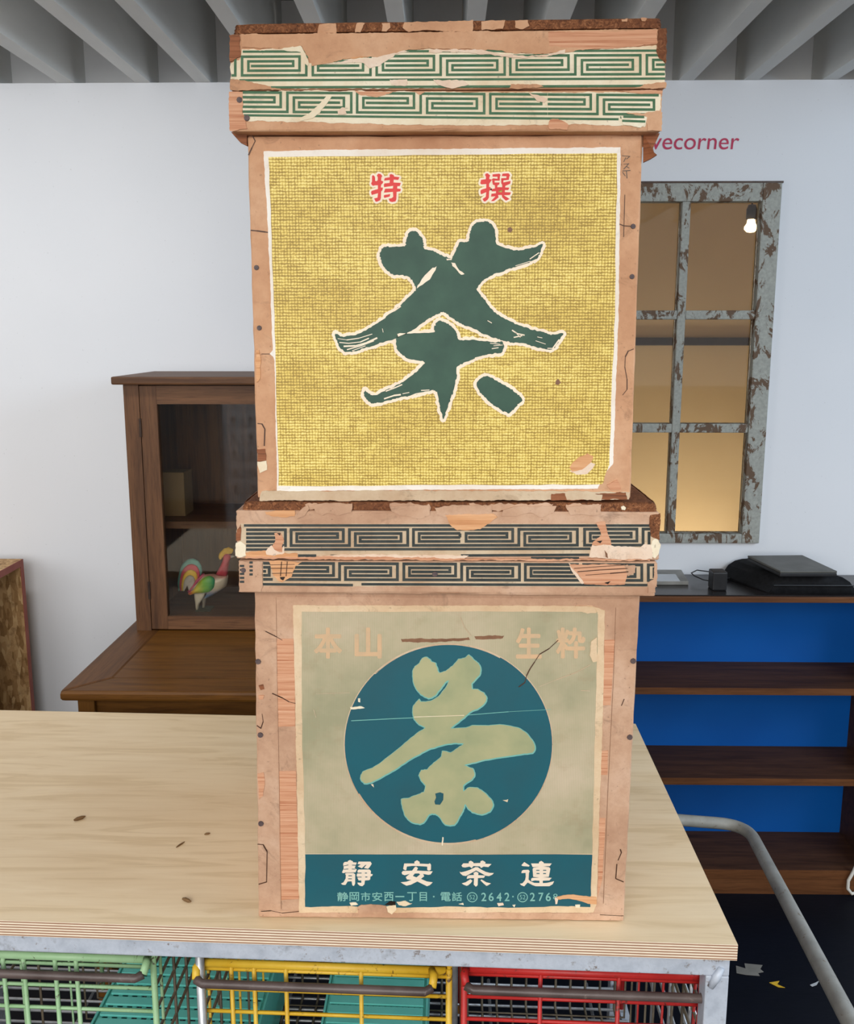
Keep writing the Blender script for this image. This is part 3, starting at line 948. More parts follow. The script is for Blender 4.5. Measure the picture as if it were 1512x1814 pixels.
patch('torn_edge', [(1008, 834), (1030, 830), (1046, 818), (1054, 822), (1040, 840), (1020, 842)], YB_U, .0013, M['torn'], lab, 1)
patch('brown_spot', [(984, 674), (988, 671), (993, 678), (988, 682), (983, 680)], YB_U, .0013, M['brownstain'], lab, .5)
patch('brown_spot', [(899, 404), (904, 402), (908, 407), (904, 412), (899, 410)], YB_U, .0013, M['brownstain'], lab, .5)

# ---- lower lid bands
patch('paper_band', [(424, 928), (1152, 928), (1164, 940), (1163, 985), (424, 985)], YL_L, .0003, M['cream_low'], lid_l, .6, 6)
keyband(lid_l, YL_L, P1 + .0003, M['key_slate'], [(299, 103.2, 436, 1160), (515.5, 103.2, 0, 1160), (732, 103.2, 0, 815), (815, 103.5, 815, 1160), (1034.8, 103.5, 0, 1151)],
        (938.3, 966.4), (937, 965.4), 435, 1150, [(930.6, 930.8, 432, 1151), (973.3, 971.8, 436, 1045), (983.8, 982.5, 816, 1043), (988.5, 988.5, 940, 1025), (984, 984, 528, 560), (984.4, 984.4, 585, 596)], 2.5)
for nm, mt, lp in (
        ('exposed_wood', 'bare_orange', [(470, 906), (522, 904), (522, 914), (500, 917), (472, 911)]),
        ('paper_remnant', 'kraft_low', [(522, 912), (534, 900), (545, 895), (548, 902), (540, 912), (524, 920)]),
        ('paper_remnant', 'kraft_low', [(556, 895), (575, 890), (625, 892), (622, 908), (600, 914), (580, 908), (570, 914), (558, 906)]),
        ('paper_remnant', 'kraft_low', [(690, 897), (740, 894), (760, 896), (762, 912), (745, 918), (710, 914), (694, 906)]),
        ('paper_remnant', 'kraft_low', [(770, 900), (800, 894), (870, 896), (872, 914), (840, 920), (790, 918), (772, 912)]),
        ('paper_remnant', 'kraft_low', [(890, 904), (910, 896), (985, 896), (980, 908), (960, 916), (940, 908), (915, 914), (888, 914)]),
        ('paper_remnant', 'kraft_low', [(1002, 898), (1034, 894), (1062, 896), (1064, 908), (1054, 912), (1034, 910), (1010, 914)]),
        ('exposed_wood', 'bare_orange', [(788, 912), (872, 911), (880, 915), (862, 928), (850, 938), (810, 938), (796, 930)]),
        ('exposed_wood', 'bare', [(486, 944), (496, 944), (502, 952), (504, 958), (500, 968), (502, 978), (484, 976), (482, 968), (488, 958)]),
        ('torn_edge', 'torn', [(470, 976), (480, 966), (486, 974), (500, 978), (502, 966), (504, 980), (486, 984), (472, 982)]),
        ('exposed_wood', 'bare_orange', [(434, 978), (470, 976), (526, 980), (528, 988), (434, 989)]),
        ('torn_edge', 'cream', [(418, 962), (426, 960), (434, 966), (436, 984), (424, 986), (417, 984)]),
        ('exposed_wood', 'bare_dark', [(420, 938), (427, 928), (426, 956), (418, 958)]),
        ('exposed_wood', 'bare', [(436, 986), (600, 986), (800, 988), (1000, 990), (1150, 990), (1150, 993), (800, 992), (436, 989)]),
        ('torn_edge', 'torn', [(560, 986), (590, 984), (604, 982), (830, 984), (815, 990), (600, 990)]),
        ('exposed_wood', 'bare', [(1055, 925), (1070, 924), (1076, 944), (1082, 966), (1048, 966), (1050, 960), (1064, 948)]),
        ('torn_edge', 'torn', [(1043, 986), (1048, 966), (1080, 964), (1088, 968), (1132, 968), (1140, 962), (1152, 964), (1154, 990), (1076, 990)]),
        ('torn_edge', 'cream', [(1154, 958), (1162, 953), (1169, 964), (1166, 978), (1160, 988), (1154, 984), (1150, 974)]),
        ('exposed_wood', 'edge', [(1151, 912), (1169, 909), (1168, 956), (1152, 950), (1150, 930)])):
    patch(nm, lp, YL_L, P1 + .0006 + random.uniform(0, .0005), M[mt], lid_l, 1.0)
patch('nail_hole', [(1056, 958), (1066, 957), (1062, 962)], YL_L, .0022, M['black_gap'], lid_l, .3)
patch('nail_hole', [(491, 944), (497, 944), (496, 948)], YL_L, .0022, M['black_gap'], lid_l, .3)
patch('nail_hole', [(1070, 974), (1075, 980), (1076, 988), (1072, 986)], YL_L, .0022, M['brownstain'], lid_l, .3)
patch('paper_chip', [(1099, 897), (1104, 895), (1108, 899), (1106, 903), (1100, 902)], YL_L + .002, .0022, M['cream'], brd_l, .3)
for lp in ([(540, 893), (600, 892), (602, 899), (545, 902)], [(690, 892), (760, 892), (762, 904), (695, 904)], [(1002, 893), (1066, 893), (1064, 903), (1004, 904)], [(830, 892), (980, 893), (975, 902), (840, 904)]):
    patch('paper_remnant', lp, YL_L + .002, .0016, M['kraft_low'], brd_l, 2.0)
# lower rim band
patch('paper_band', [(465, 995), (1160, 998), (1158, 1040), (466, 1038)], YL_L, .0003, M['cream_low'], rim_l, .6, 6)
keyband(rim_l, YL_L, P1 + .0003, M['key_slate'], [(284, 102.3, 466, 483), (499, 102.3, 505, 1160), (715, 102.3, 0, 1160), (930, 103, 0, 1160), (1147.6, 103, 0, 1160)],
        (997.5, 1026), (1000.5, 1028), 466, 1158, [(1034.6, 1036.2, 465, 625), (1034.6, 1036.2, 640, 1146)], 2.5)
for nm, mt, lp in (
        ('exposed_wood', 'bare_orange', [(476, 994), (520, 993), (536, 996), (524, 1002), (520, 1010), (516, 1022), (506, 1026), (500, 1031), (492, 1028), (484, 1018), (480, 1006)]),
        ('paper_patch', 'kraft_low', [(424, 994), (465, 994), (466, 1040), (462, 1048), (424, 1048)]),
        ('exposed_wood', 'bare', [(1008, 999), (1080, 999), (1112, 1000), (1110, 1024), (1106, 1036), (1060, 1036), (1034, 1034), (1028, 1022), (1018, 1010)]),
        ('torn_edge', 'torn', [(1006, 996), (1014, 1002), (1026, 1022), (1036, 1032), (1030, 1034), (1018, 1018), (1010, 1006)]),
        ('paper_patch', 'kraft_low', [(1104, 1000), (1124, 1001), (1124, 1014), (1112, 1020)]),
        ('paper_patch', 'kraft_low', [(1146, 1032), (1160, 1024), (1160, 1050), (1146, 1050)]),
        ('paper_patch', 'kraft_low', [(1158, 997), (1163, 997), (1162, 1040), (1157, 1036)])):
    patch(nm, lp, YL_L, P1 + .0006 + random.uniform(0, .0005), M[mt], rim_l, .9)
cracks(rim_l, YL_L, [[(478, 1000), (522, 999)], [(480, 1006), (520, 1006)], [(482, 1015), (518, 1014)], [(499, 994), (497, 1020)], [(509, 994), (507, 1020)], [(1016, 1006), (1060, 1003), (1108, 1000)],
                     [(1022, 1012), (1060, 1009), (1110, 1006)], [(1036, 1018), (1080, 1015), (1112, 1012)]], .7, off=.0022, name='wood_split')
patch('nail_hole', [(496, 1022), (505, 1021), (502, 1027), (498, 1025)], YL_L, .0024, M['black_gap'], rim_l, .3)
patch('nail_hole', [(1070, 1032), (1080, 1029), (1076, 1034)], YL_L, .0024, M['black_gap'], rim_l, .3)
mb = MB()
for x, dy, w in ((428, 6, 7), (444, 0, 6)):
    for j in range(5 if dy else 4):
        y = 1000 + dy - 4 + j * 7
        mb.add(onp([(x - w + 4, y - 2), (x + w - 2, y - 2), (x + w - 2, y + 2), (x - w + 4, y + 2)], YL_L, .0016), [(0, 1, 2, 3)])
link('key_pattern_scrap', me('key_pattern_scrap', mb, M['key_slate']), rim_l)
nails(lc, YL_L - .001, [(431, 1010), (770, 1017)], 4.5)

# ---- lower body strips and damage
for nm, mt, lp in (
        ('paper_strip', 'kraft_low', [(489, 1056), (1122, 1060), (1118, 1074), (490, 1072)]),
        ('exposed_wood', 'bare', [(490, 1132), (520, 1132), (522, 1200), (523, 1286), (493, 1287), (491, 1200)]),
        ('exposed_wood', 'bare', [(494, 1366), (524, 1366), (528, 1500), (529, 1592), (498, 1594), (495, 1480)]),
        ('exposed_wood', 'bare', [(1070, 1134), (1088, 1133), (1085, 1190), (1081, 1249), (1067, 1249)]),
        ('exposed_wood', 'bare', [(1065, 1330), (1077, 1329), (1075, 1372), (1063, 1372)]),
        ('exposed_wood', 'bare', [(1061, 1449), (1072, 1449), (1066, 1560), (1058, 1590)]),
        ('bottom_strip', 'kraft_low', [(460, 1612), (700, 1614), (1100, 1618), (1100, 1630), (460, 1622)])):
    patch(nm, lp, YB_L, .0006, M[mt], body_l, .4)
nails(lc, YB_L - .0004, [(457, 1172), (461, 1302), (1121, 1171), (1115, 1306), (462, 1459)], 5)
cracks(body_l, YB_L, [[(470, 1118), (490, 1128), (500, 1134)], [(482, 1228), (500, 1236), (512, 1243), (524, 1246)], [(456, 1495), (466, 1496), (473, 1508), (472, 1562), (458, 1566)],
                      [(455, 1285), (462, 1290), (466, 1278), (464, 1264)], [(1098, 1504), (1100, 1510), (1094, 1524)], [(1092, 1530), (1090, 1556), (1104, 1562)], [(1105, 1238), (1100, 1250)], [(462, 1614), (480, 1613), (500, 1617), (530, 1614)],
                      [(1062, 1620), (1104, 1622)]], .8)
patch('brown_spot', [(458, 1214), (466, 1212), (468, 1220), (462, 1222)], YB_L, .0008, M['bare_dark'], body_l, .5)
patch('brown_spot', [(457, 1232), (467, 1231), (466, 1238), (459, 1239)], YB_L, .0008, M['bare'], body_l, .5)
patch('torn_edge', [(456, 1370), (467, 1368), (470, 1390), (466, 1410), (458, 1416)], YB_L, .0010, M['bare'], body_l, .8)

# lower label
lab2 = patch('label', [(519, 1072), (1048, 1073), (1071, 1081), (1066, 1300), (1056, 1600), (1050, 1616), (530, 1616), (524, 1300)], YB_L, .0008, M['cream_border'], lc, .5, 4,
             'cream-bordered label with blue-green disc')
printed('printed_field', [rough2([(534, 1083), (1056, 1083), (1059, 1090), (1053, 1300), (1048, 1512), (541, 1512), (535, 1300)], .8, 10)], YB_L, .0011, M['ribbed'], lab2)
printed('printed_panel', [rough2([(541, 1512), (1048, 1513), (1045, 1606), (1000, 1604), (900, 1607), (800, 1605), (700, 1607), (620, 1604), (540, 1606)], .6, 8)], YB_L, .0012, M['teal'], lab2)
ell = [(793.9 + 183.4 * math.cos(2 * math.pi * i / 96), 1317 + 176.8 * math.sin(2 * math.pi * i / 96)) for i in range(96)]
mb = ribbon(MB(), ell, YB_L, .0012, 1.6)
link('printed_ring', me('printed_ring', mb, M['cream_low']), lab2)
printed('printed_disc', [ell], YB_L, .0013, M['teal'], lab2, label='blue-green printed disc')
B = (580, 1120)
CH = [(530, 240), (545, 210), (570, 190), (590, 158), (620, 152), (645, 180), (670, 190), (685, 235), (695, 250), (735, 238), (780, 205), (815, 165), (850, 160), (878, 138), (905, 165), (935, 190), (950, 215), (950, 250),
      (930, 280), (895, 315), (900, 350), (930, 352), (970, 375), (990, 405), (975, 440), (940, 470), (890, 490), (850, 525), (800, 565), (765, 595), (860, 590), (910, 575), (1000, 578), (1090, 572), (1180, 590), (1230, 620),
      (1270, 665), (1290, 710), (1275, 745), (1200, 755), (1100, 770), (1000, 785), (920, 805), (850, 822), (900, 845), (915, 880), (900, 910), (860, 935), (842, 955), (845, 990), (870, 965), (930, 965), (980, 1000), (1020, 1040),
      (1030, 1075), (1010, 1110), (960, 1128), (900, 1115), (870, 1085), (855, 1065), (840, 1110), (815, 1150), (790, 1195), (730, 1190), (700, 1150), (670, 1125), (630, 1130), (610, 1165), (575, 1190), (520, 1175), (485, 1140),
      (468, 1090), (460, 1035), (500, 1030), (550, 1010), (600, 990), (610, 950), (580, 915), (570, 885), (585, 855), (620, 850), (660, 810), (710, 770), (715, 735), (765, 745), (810, 715), (850, 690), (800, 685), (730, 695),
      (640, 720), (570, 755), (500, 795), (420, 850), (340, 895), (270, 930), (230, 935), (205, 905), (220, 865), (280, 840), (340, 800), (420, 740), (500, 670), (570, 615), (610, 590), (570, 570), (540, 535), (530, 490), (535, 455),
      (570, 415), (580, 430), (640, 425), (690, 395), (735, 345), (755, 298), (735, 304), (705, 345), (670, 388), (628, 408), (580, 380), (550, 345), (532, 300)]
HO = [(670, 1000), (700, 992), (722, 1000), (720, 1040), (700, 1070), (670, 1068), (665, 1050), (675, 1025)]
chl = rough2(smooth2(CH, 2), 1.8, 2)
mb = ribbon(MB(), [(x + 2, y + 3) for x, y in chl], YB_L, .0016, 6, B, 3.516)
link('printed_outline', me('printed_outline', mb, M['paleteal']), lab2)
printed('printed_character', [[chl, HO]], YB_L, .0019, M['sage'], lab2, B, 3.516, 'sage brush-written tea character')

JO = [[(170, 290), (220, 235), (345, 225), (350, 195), (430, 155), (540, 210), (545, 245), (690, 255), (660, 330), (640, 390), (610, 470), (690, 520), (640, 630), (250, 640), (170, 660), (120, 630), (185, 500), (190, 430), (170, 360)],
      [(240, 680), (300, 655), (560, 655), (630, 700), (625, 1060), (580, 1150), (520, 1130), (490, 970), (340, 980), (260, 1110), (150, 1110), (80, 1060), (180, 1010), (260, 870), (270, 740)],
      [(720, 310), (760, 220), (1210, 220), (1260, 300), (1180, 430), (1120, 495), (960, 465), (1060, 345), (1020, 345), (880, 475), (720, 400), (840, 330)],
      [(715, 570), (760, 520), (1170, 520), (1230, 580), (1220, 690), (1300, 700), (1270, 770), (1210, 790), (1200, 900), (1150, 930), (1000, 940), (980, 1090), (900, 1160), (800, 1140), (730, 1080), (710, 1020), (860, 1030), (860, 940), (760, 940),
       (715, 850), (720, 810), (680, 760), (700, 680), (720, 640)]]
JOS = [[(170, 378), (365, 330), (365, 355), (190, 390)], [(510, 335), (670, 345), (650, 370), (510, 360)], [(190, 500), (365, 483), (365, 508), (200, 522)], [(500, 485), (650, 495), (610, 515), (500, 508)],
       [(370, 740), (500, 740), (500, 772), (370, 772)], [(360, 858), (500, 858), (500, 888), (360, 888)], [(715, 640), (870, 638), (870, 668), (700, 668)], [(1000, 638), (1080, 638), (1080, 668), (1000, 668)],
       [(710, 798), (870, 792), (870, 818), (715, 820)], [(1010, 788), (1090, 788), (1090, 818), (1010, 818)]]
AN = [[(300, 500), (340, 290), (740, 290), (720, 230), (830, 165), (930, 230), (930, 295), (1260, 310), (1320, 280), (1365, 340), (1360, 530), (1290, 570), (1220, 540), (1220, 410), (900, 390), (640, 385), (440, 410), (420, 540), (370, 550)],
      [[(240, 640), (290, 575), (640, 565), (740, 430), (800, 410), (865, 470), (820, 560), (1430, 590), (1350, 710), (1260, 725), (1060, 690), (1105, 780), (980, 880), (1200, 975), (1430, 1010), (1320, 1120), (1210, 1160), (840, 980), (600, 1100), (430, 1140),
        (330, 1090), (200, 1010), (430, 985), (620, 920), (440, 900), (400, 810), (550, 690), (360, 740), (270, 710)], [(670, 770), (740, 675), (900, 670), (945, 710), (810, 820)]]]
CHA = [[(150, 370), (220, 285), (430, 285), (430, 220), (510, 185), (600, 240), (610, 280), (870, 270), (880, 200), (960, 175), (1070, 240), (1060, 300), (1300, 310), (1180, 430), (1000, 410), (900, 465), (850, 400), (610, 390), (540, 470), (460, 410), (290, 445), (190, 430)],
       [(80, 600), (130, 630), (300, 590), (480, 530), (680, 430), (770, 430), (900, 520), (1080, 610), (1240, 650), (1390, 655), (1330, 720), (1200, 775), (1080, 760), (920, 670), (710, 560), (560, 640), (320, 770), (200, 750), (110, 670)],
       [(350, 860), (380, 770), (450, 735), (630, 730), (610, 650), (710, 600), (800, 650), (790, 735), (1060, 750), (1010, 840), (780, 850), (770, 1120), (700, 1180), (620, 1100), (630, 850), (430, 860), (370, 880)],
       [(160, 1050), (300, 1010), (420, 940), (490, 890), (570, 950), (510, 1040), (400, 1130), (340, 1145), (230, 1100)], [(870, 930), (920, 900), (1100, 1010), (1280, 1050), (1160, 1130), (1100, 1145), (1000, 1060)]]
REN = [[(170, 360), (280, 235), (490, 370), (460, 410), (220, 390)],
       [(170, 660), (190, 570), (240, 540), (440, 530), (490, 590), (460, 660), (445, 910), (540, 980), (660, 1030), (1000, 1040), (1150, 1030), (1420, 970), (1370, 1080), (1240, 1160), (720, 1160), (600, 1120), (410, 1020), (280, 1165), (160, 1120), (110, 1060),
        (210, 1050), (310, 930), (340, 800), (330, 650)],
       [(540, 290), (840, 290), (850, 230), (930, 190), (1020, 250), (1030, 285), (1330, 290), (1260, 390), (1010, 400), (1230, 430), (1280, 490), (1220, 800), (1000, 815), (1330, 840), (1240, 940), (990, 950), (990, 1050), (860, 1050), (860, 950), (690, 940), (550, 970),
        (540, 880), (590, 840), (850, 830), (620, 800), (600, 500), (640, 450), (860, 420), (600, 430)]]
RENS = [[(740, 533), (860, 533), (860, 562), (740, 562)], [(1000, 530), (1120, 530), (1120, 562), (1000, 562)], [(750, 655), (860, 655), (860, 688), (750, 688)], [(1000, 655), (1110, 655), (1110, 688), (1000, 688)]]
for org, ch, sl in (((600, 1515), JO, JOS), ((700, 1515), AN, []), ((810, 1515), CHA, []), ((915, 1515), REN, RENS)):
    o = printed('printed_character', ch, YB_L, .0015, M['cream_ink'], lab2, org, 21.6, 'cream character on the blue-green panel')
    if sl:
        printed('printed_gap', sl, YB_L, .0018, M['teal'], lab2, org, 21.6)
for ch, x, w in (('静', 597, 20), ('岡', 619, 17), ('市', 639, 17), ('安', 659, 18), ('西', 680, 17), ('丁', 721, 17), ('目', 743, 13), ('電', 780, 18), ('話', 800, 18)):
    textmesh('printed_lettering', ch, M['ltteal'], lab2, x, 1595, w, 16, YB_L, .0016, 0.25)
textmesh('printed_lettering', '一', M['ltteal'], lab2, 700, 1588, 16, 2.2, YB_L, .0016)
for ch, x in (('2', 852), ('6', 865), ('4', 879), ('2', 893), ('2', 938), ('7', 953), ('6', 966)):
    textmesh('printed_lettering', ch, M['ltteal'], lab2, x, 1595, 9, 15, YB_L, .0016, 0.3)
textmesh('printed_lettering', '8', M['ltteal'], lab2, 979, 1592, 8, 10, YB_L, .0016, 0.0)
for cx in (836, 925):
    mb = ribbon(MB(), [(cx + 8.6 * math.cos(i * math.pi / 12), 1588 + 8.2 * math.sin(i * math.pi / 12)) for i in range(24)], YB_L, .0016, .8)
    link('printed_lettering', me('printed_lettering', mb, M['ltteal']), lab2)
    textmesh('printed_lettering', '52', M['ltteal'], lab2, cx - 5, 1592, 10, 8, YB_L, .0016, 0.0)
mb = MB()
for x, y in ((768, 1587), (908, 1587)):
    mb.add(onp([(x - 1.3, y - 1.3), (x + 1.3, y - 1.3), (x + 1.3, y + 1.3), (x - 1.3, y + 1.3)], YB_L, .0016), [(0, 1, 2, 3)])
link('printed_lettering', me('printed_lettering', mb, M['ltteal']), lab2)
for ch, x, w in (('本', 556, 50), ('山', 628, 48), ('生', 913, 46), ('粋', 984, 52)):
    textmesh('printed_faded_character', ch, M['peach'], lab2, x, 1166, w, 55, YB_L, .0014, 1.6)
cracks(body_l, YB_L, [[(489, 1058), (491, 1200), (494, 1360), (498, 1610)], [(1090, 1076), (1086, 1200), (1076, 1400), (1068, 1600)]], .35, 'brownstain', name='paper_seam')
cracks(lab2, YB_L, [[(988, 1133), (972, 1148), (955, 1158), (946, 1172), (938, 1184), (932, 1196), (929, 1208), (918, 1216)]], .8, off=.0020)
for lp in ([(710, 1132), (730, 1131), (770, 1131), (800, 1130), (830, 1128), (832, 1133), (790, 1136), (740, 1137), (712, 1137)], [(840, 1127), (880, 1125), (893, 1126), (890, 1131), (842, 1132)]):
    patch('brown_streak', lp, YB_L, .0014, M['brownstain'], lab2, .8)
for mt, lp in (('kraft_low', [(633, 1606), (640, 1602), (660, 1601), (684, 1603), (686, 1616), (634, 1616)]), ('cream', [(684, 1604), (700, 1602), (702, 1610), (694, 1618), (686, 1614)]),
               ('black_gap', [(682, 1602), (690, 1595), (700, 1596), (700, 1603)]), ('cream', [(702, 1596), (718, 1594), (730, 1600), (718, 1604), (706, 1602)]),
               ('bare_orange', [(985, 1588), (1005, 1583), (1020, 1584), (1028, 1586), (1055, 1588), (1056, 1600), (1040, 1600), (1025, 1594), (1005, 1590), (988, 1592)]),
               ('torn', [(982, 1588), (988, 1590), (986, 1600), (983, 1600)]), ('cream', [(619, 1598), (630, 1597), (634, 1601), (622, 1603)]), ('torn', [(880, 1599), (890, 1598), (892, 1602), (882, 1604)]),
               ('cream', [(907, 1602), (912, 1601), (911, 1605)]), ('cream', [(1018, 1602), (1026, 1601), (1026, 1606), (1019, 1606)]), ('cream', [(812, 1600), (820, 1598), (821, 1601)]),
               ('cream_border', [(1046, 1136), (1056, 1128), (1058, 1170), (1050, 1172), (1044, 1160)]), ('cream_border', [(1018, 1073), (1050, 1074), (1056, 1084), (1040, 1086), (1022, 1080)]),
               ('cream', [(634, 1236), (638, 1236), (638, 1243), (634, 1242)]), ('cream', [(620, 1252), (640, 1250), (646, 1253), (622, 1255)]), ('cream', [(890, 1416), (900, 1415), (898, 1420)]),
               ('cream', [(657, 1388), (661, 1388), (662, 1394)]), ('cream', [(783, 1482), (785, 1482), (784, 1496), (782, 1496)])):
    patch('torn_spot', lp, YB_L, .0021, M[mt], lab2, .6)
cracks(lab2, YB_L, [[(622, 1276), (700, 1272), (800, 1268), (900, 1260), (975, 1256)]], .5, 'paleteal', .0015, 'paper_crease')
cracks(lab2, YB_L, [[(955, 1215), (985, 1203), (1020, 1190), (1046, 1176)], [(815, 1060 + 32), (822, 1110), (834, 1126)], [(620, 1226), (560, 1228)], [(1028, 1222), (1044, 1223)], [(556, 1256), (560, 1270)]], .4, 'cream_low', .0021, 'paper_crease')
cracks(lab2, YB_L, [[(733, 1269), (822, 1266)]], .6, 'cream', .0021, 'paper_crease')

# ------------------------------------------------------------------ plywood table on galvanised frame
FR = Vector((0.354, 1.0405))


def tp(s, t, z):
    """table frame: s metres along the front edge (0 = right corner, negative to the left), t metres in depth"""
    return Vector((FR.x + s * math.cos(R(2.1)) + t * 0.0106, FR.y - s * math.sin(R(2.1)) + t * 0.9999, z))


def tbox(s0, s1, t0, t1, z0, z1, mb=None, mi=0):
    mb = mb or MB()
    return mb.hexa([tp(s0, t0, z0), tp(s1, t0, z0), tp(s1, t1, z0), tp(s0, t1, z0), tp(s0, t0, z1), tp(s1, t0, z1), tp(s1, t1, z1), tp(s0, t1, z1)], mi)


def sof(px, py, t=0.02):
    """table s coordinate of the pixel on the vertical plane t behind the front edge"""
    d = ray(px, py)
    n = Vector((math.sin(R(2.1)), math.cos(R(2.1)), 0))
    p0 = tp(0, t, 0)
    q = CAM + d * ((p0 - CAM).dot(n) / d.dot(n))
    return (q.x - p0.x) / math.cos(R(2.1)), q.z


LT, DT = -1.30, 0.662
tb = thing('table', tp(LT / 2, DT / 2, 0), 'long plywood-topped table on a galvanised steel frame under the tea chests', 'table')
mb = tbox(LT, 0, 0, DT, TZ - 0.021, TZ)
mb.m = [1, 0, 1, 1, 1, 1]
obj('plywood_top', mb, [M['ply'], M['plyedge']], tb)
ZR1, ZR0 = TZ - 0.0212, TZ - 0.047
for a in ((LT + .01, -.006, .006, .034, ZR0, ZR1), (LT + .01, -.006, DT - .034, DT - .006, ZR0, ZR1)):
    obj('frame_rail', tbox(*a), M['galv'], tb, bevel=.002)
for a in ((-.034, -.006, .034, DT - .034, ZR0, ZR1), (LT + .01, LT + .038, .034, DT - .034, ZR0, ZR1)):
    obj('frame_rail', tbox(*a), M['galv'], tb, bevel=.002)
for s0 in (LT + .01, -.034):
    for t0 in (.006, DT - .034):
        obj('leg', tbox(s0, s0 + .028, t0, t0 + .028, 0.0, ZR0), M['galv'], tb, bevel=.002)
# rounded weld at the front right corner
wp = tp(-.022, .005, ZR0 - .002)
obj('weld', MB().tube([wp + Vector((-.006, 0, -.012)), wp + Vector((0, -.001, .002)), wp + Vector((.006, 0, .014))], [.004, .0055, .004], 8), M['galv'], tb, True)
sx, _ = sof(349, 1740)
obj('divider_post', MB().tube([tp(sx, .036, ZR0 + .01), tp(sx, .036, 0.26)], .0058, 10), M['wire'], tb, True)
sx2, _ = sof(806, 1740)
obj('divider_post', MB().tube([tp(sx2, .30, ZR0), tp(sx2, .30, 0.26)], .0058, 10), M['wire'], tb, True)
# lower wire rack
RZ = 0.26
for s0 in (LT + .02, -.02):
    obj('rack_bearer', tbox(s0 - .008, s0 + .008, .03, DT - .02, RZ - .02, RZ - .004), M['galv'], tb)
for i in range(20):
    t_ = .05 + i * .0295
    obj('rack_wire', MB().tube([tp(LT + .02, t_, RZ), tp(-.02, t_, RZ)], .0026, 6), M['wire'], tb, True)
for i in range(7):
    s_ = LT + .08 + i * .19
    obj('rack_wire', MB().tube([tp(s_, .04, RZ - .006), tp(s_, DT - .03, RZ - .006)], .0032, 6), M['wire'], tb, True)
# end panel of wires on the right side
for i in range(6):
    z_ = ZR0 - .03 - i * .05
    obj('end_wire', MB().tube([tp(-.016, .03, z_), tp(-.016, DT - .03, z_)], .0026, 6), M['wire'], tb, True)
for i in range(5):
    t_ = .12 + i * .11
    obj('end_wire', MB().tube([tp(-.0195, t_, ZR0), tp(-.0195, t_, RZ)], .0026, 6), M['wire'], tb, True)
# back wires
for i in range(5):
    z_ = ZR0 - .08 - i * .075
    obj('back_wire', MB().tube([tp(LT + .03, DT - .02, z_), tp(-.03, DT - .02, z_)], .0026, 6), M['wire'], tb, True)


def basket(sl, sr, mat, label, rim_z, hz, hl, hr, vert, hor, dep=.50, hgt=.24):
    """wire basket: sl/sr front ends, rim height, handle height, handle ends, s positions of upright wires, heights of level wires"""
    b = thing('wire_basket', tp((sl + sr) / 2, .3, RZ + .004), label, 'basket', 'wire baskets under the table')
    t0, t1 = .045, .045 + dep
    zb = RZ + .009
    # front rim and rims
    obj('front_rim', MB().tube([tp(sl + .004, t0, rim_z), tp(sr - .004, t0, rim_z)], .0055, 10), mat, b, True)
    obj('back_rim', MB().tube([tp(sl + .004, t1, rim_z), tp(sr - .004, t1, rim_z)], .004, 8), mat, b, True)
    for s_ in (sl, sr):
        obj('side_rim', MB().tube([tp(s_, t0, rim_z), tp(s_, t1, rim_z)], .004, 8), mat, b, True)
        for t_ in (t0, t1):
            obj('corner_post', MB().tube([tp(s_, t_, rim_z + .003), tp(s_, t_, zb)], .0042, 8), mat, b, True)
    # handle standing proud of the front
    hp = [tp(hl + .004, t0 - .002, rim_z + .002), tp(hl + .001, t0 - .012, hz + .012), tp(hl + .003, t0 - .022, hz + .003), tp(hl + .012, t0 - .026, hz), tp((hl + hr) / 2, t0 - .026, hz),
          tp(hr - .012, t0 - .026, hz), tp(hr - .003, t0 - .022, hz + .003), tp(hr - .001, t0 - .012, hz + .012), tp(hr - .004, t0 - .002, rim_z + .002)]
    obj('handle', MB().tube(hp[2:7], .0058, 10), M['handle_worn'], b, True, label='bare steel grip worn through the paint')
    obj('handle_arm', MB().tube(hp[:3], .0052, 10), mat, b, True)
    obj('handle_arm', MB().tube(hp[6:], .0052, 10), mat, b, True)
    for z_ in hor:
        obj('wire', MB().tube([tp(sl, t0, z_), tp(sr, t0, z_)], .0026, 6), mat, b, True)
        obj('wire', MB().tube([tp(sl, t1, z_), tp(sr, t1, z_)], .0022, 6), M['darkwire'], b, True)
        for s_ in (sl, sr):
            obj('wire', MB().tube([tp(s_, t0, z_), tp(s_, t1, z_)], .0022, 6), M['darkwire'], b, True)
    for s_ in vert:
        obj('wire', MB().tube([tp(s_, t0 - .002, rim_z), tp(s_, t0 - .002, zb)], .0030, 6), mat, b, True)
    n = 11
    for i in range(n):
        s_ = sl + (sr - sl) * (i + .5) / n
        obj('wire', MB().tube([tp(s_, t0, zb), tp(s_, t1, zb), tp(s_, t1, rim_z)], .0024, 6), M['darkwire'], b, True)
    for i in range(9):
        t_ = t0 + dep * (i + .5) / 9
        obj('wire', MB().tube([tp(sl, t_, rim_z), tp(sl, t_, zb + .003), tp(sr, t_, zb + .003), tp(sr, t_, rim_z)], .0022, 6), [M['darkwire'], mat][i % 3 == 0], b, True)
    return b


def sz(px, py, t=.045):
    return sof(px, py, t)


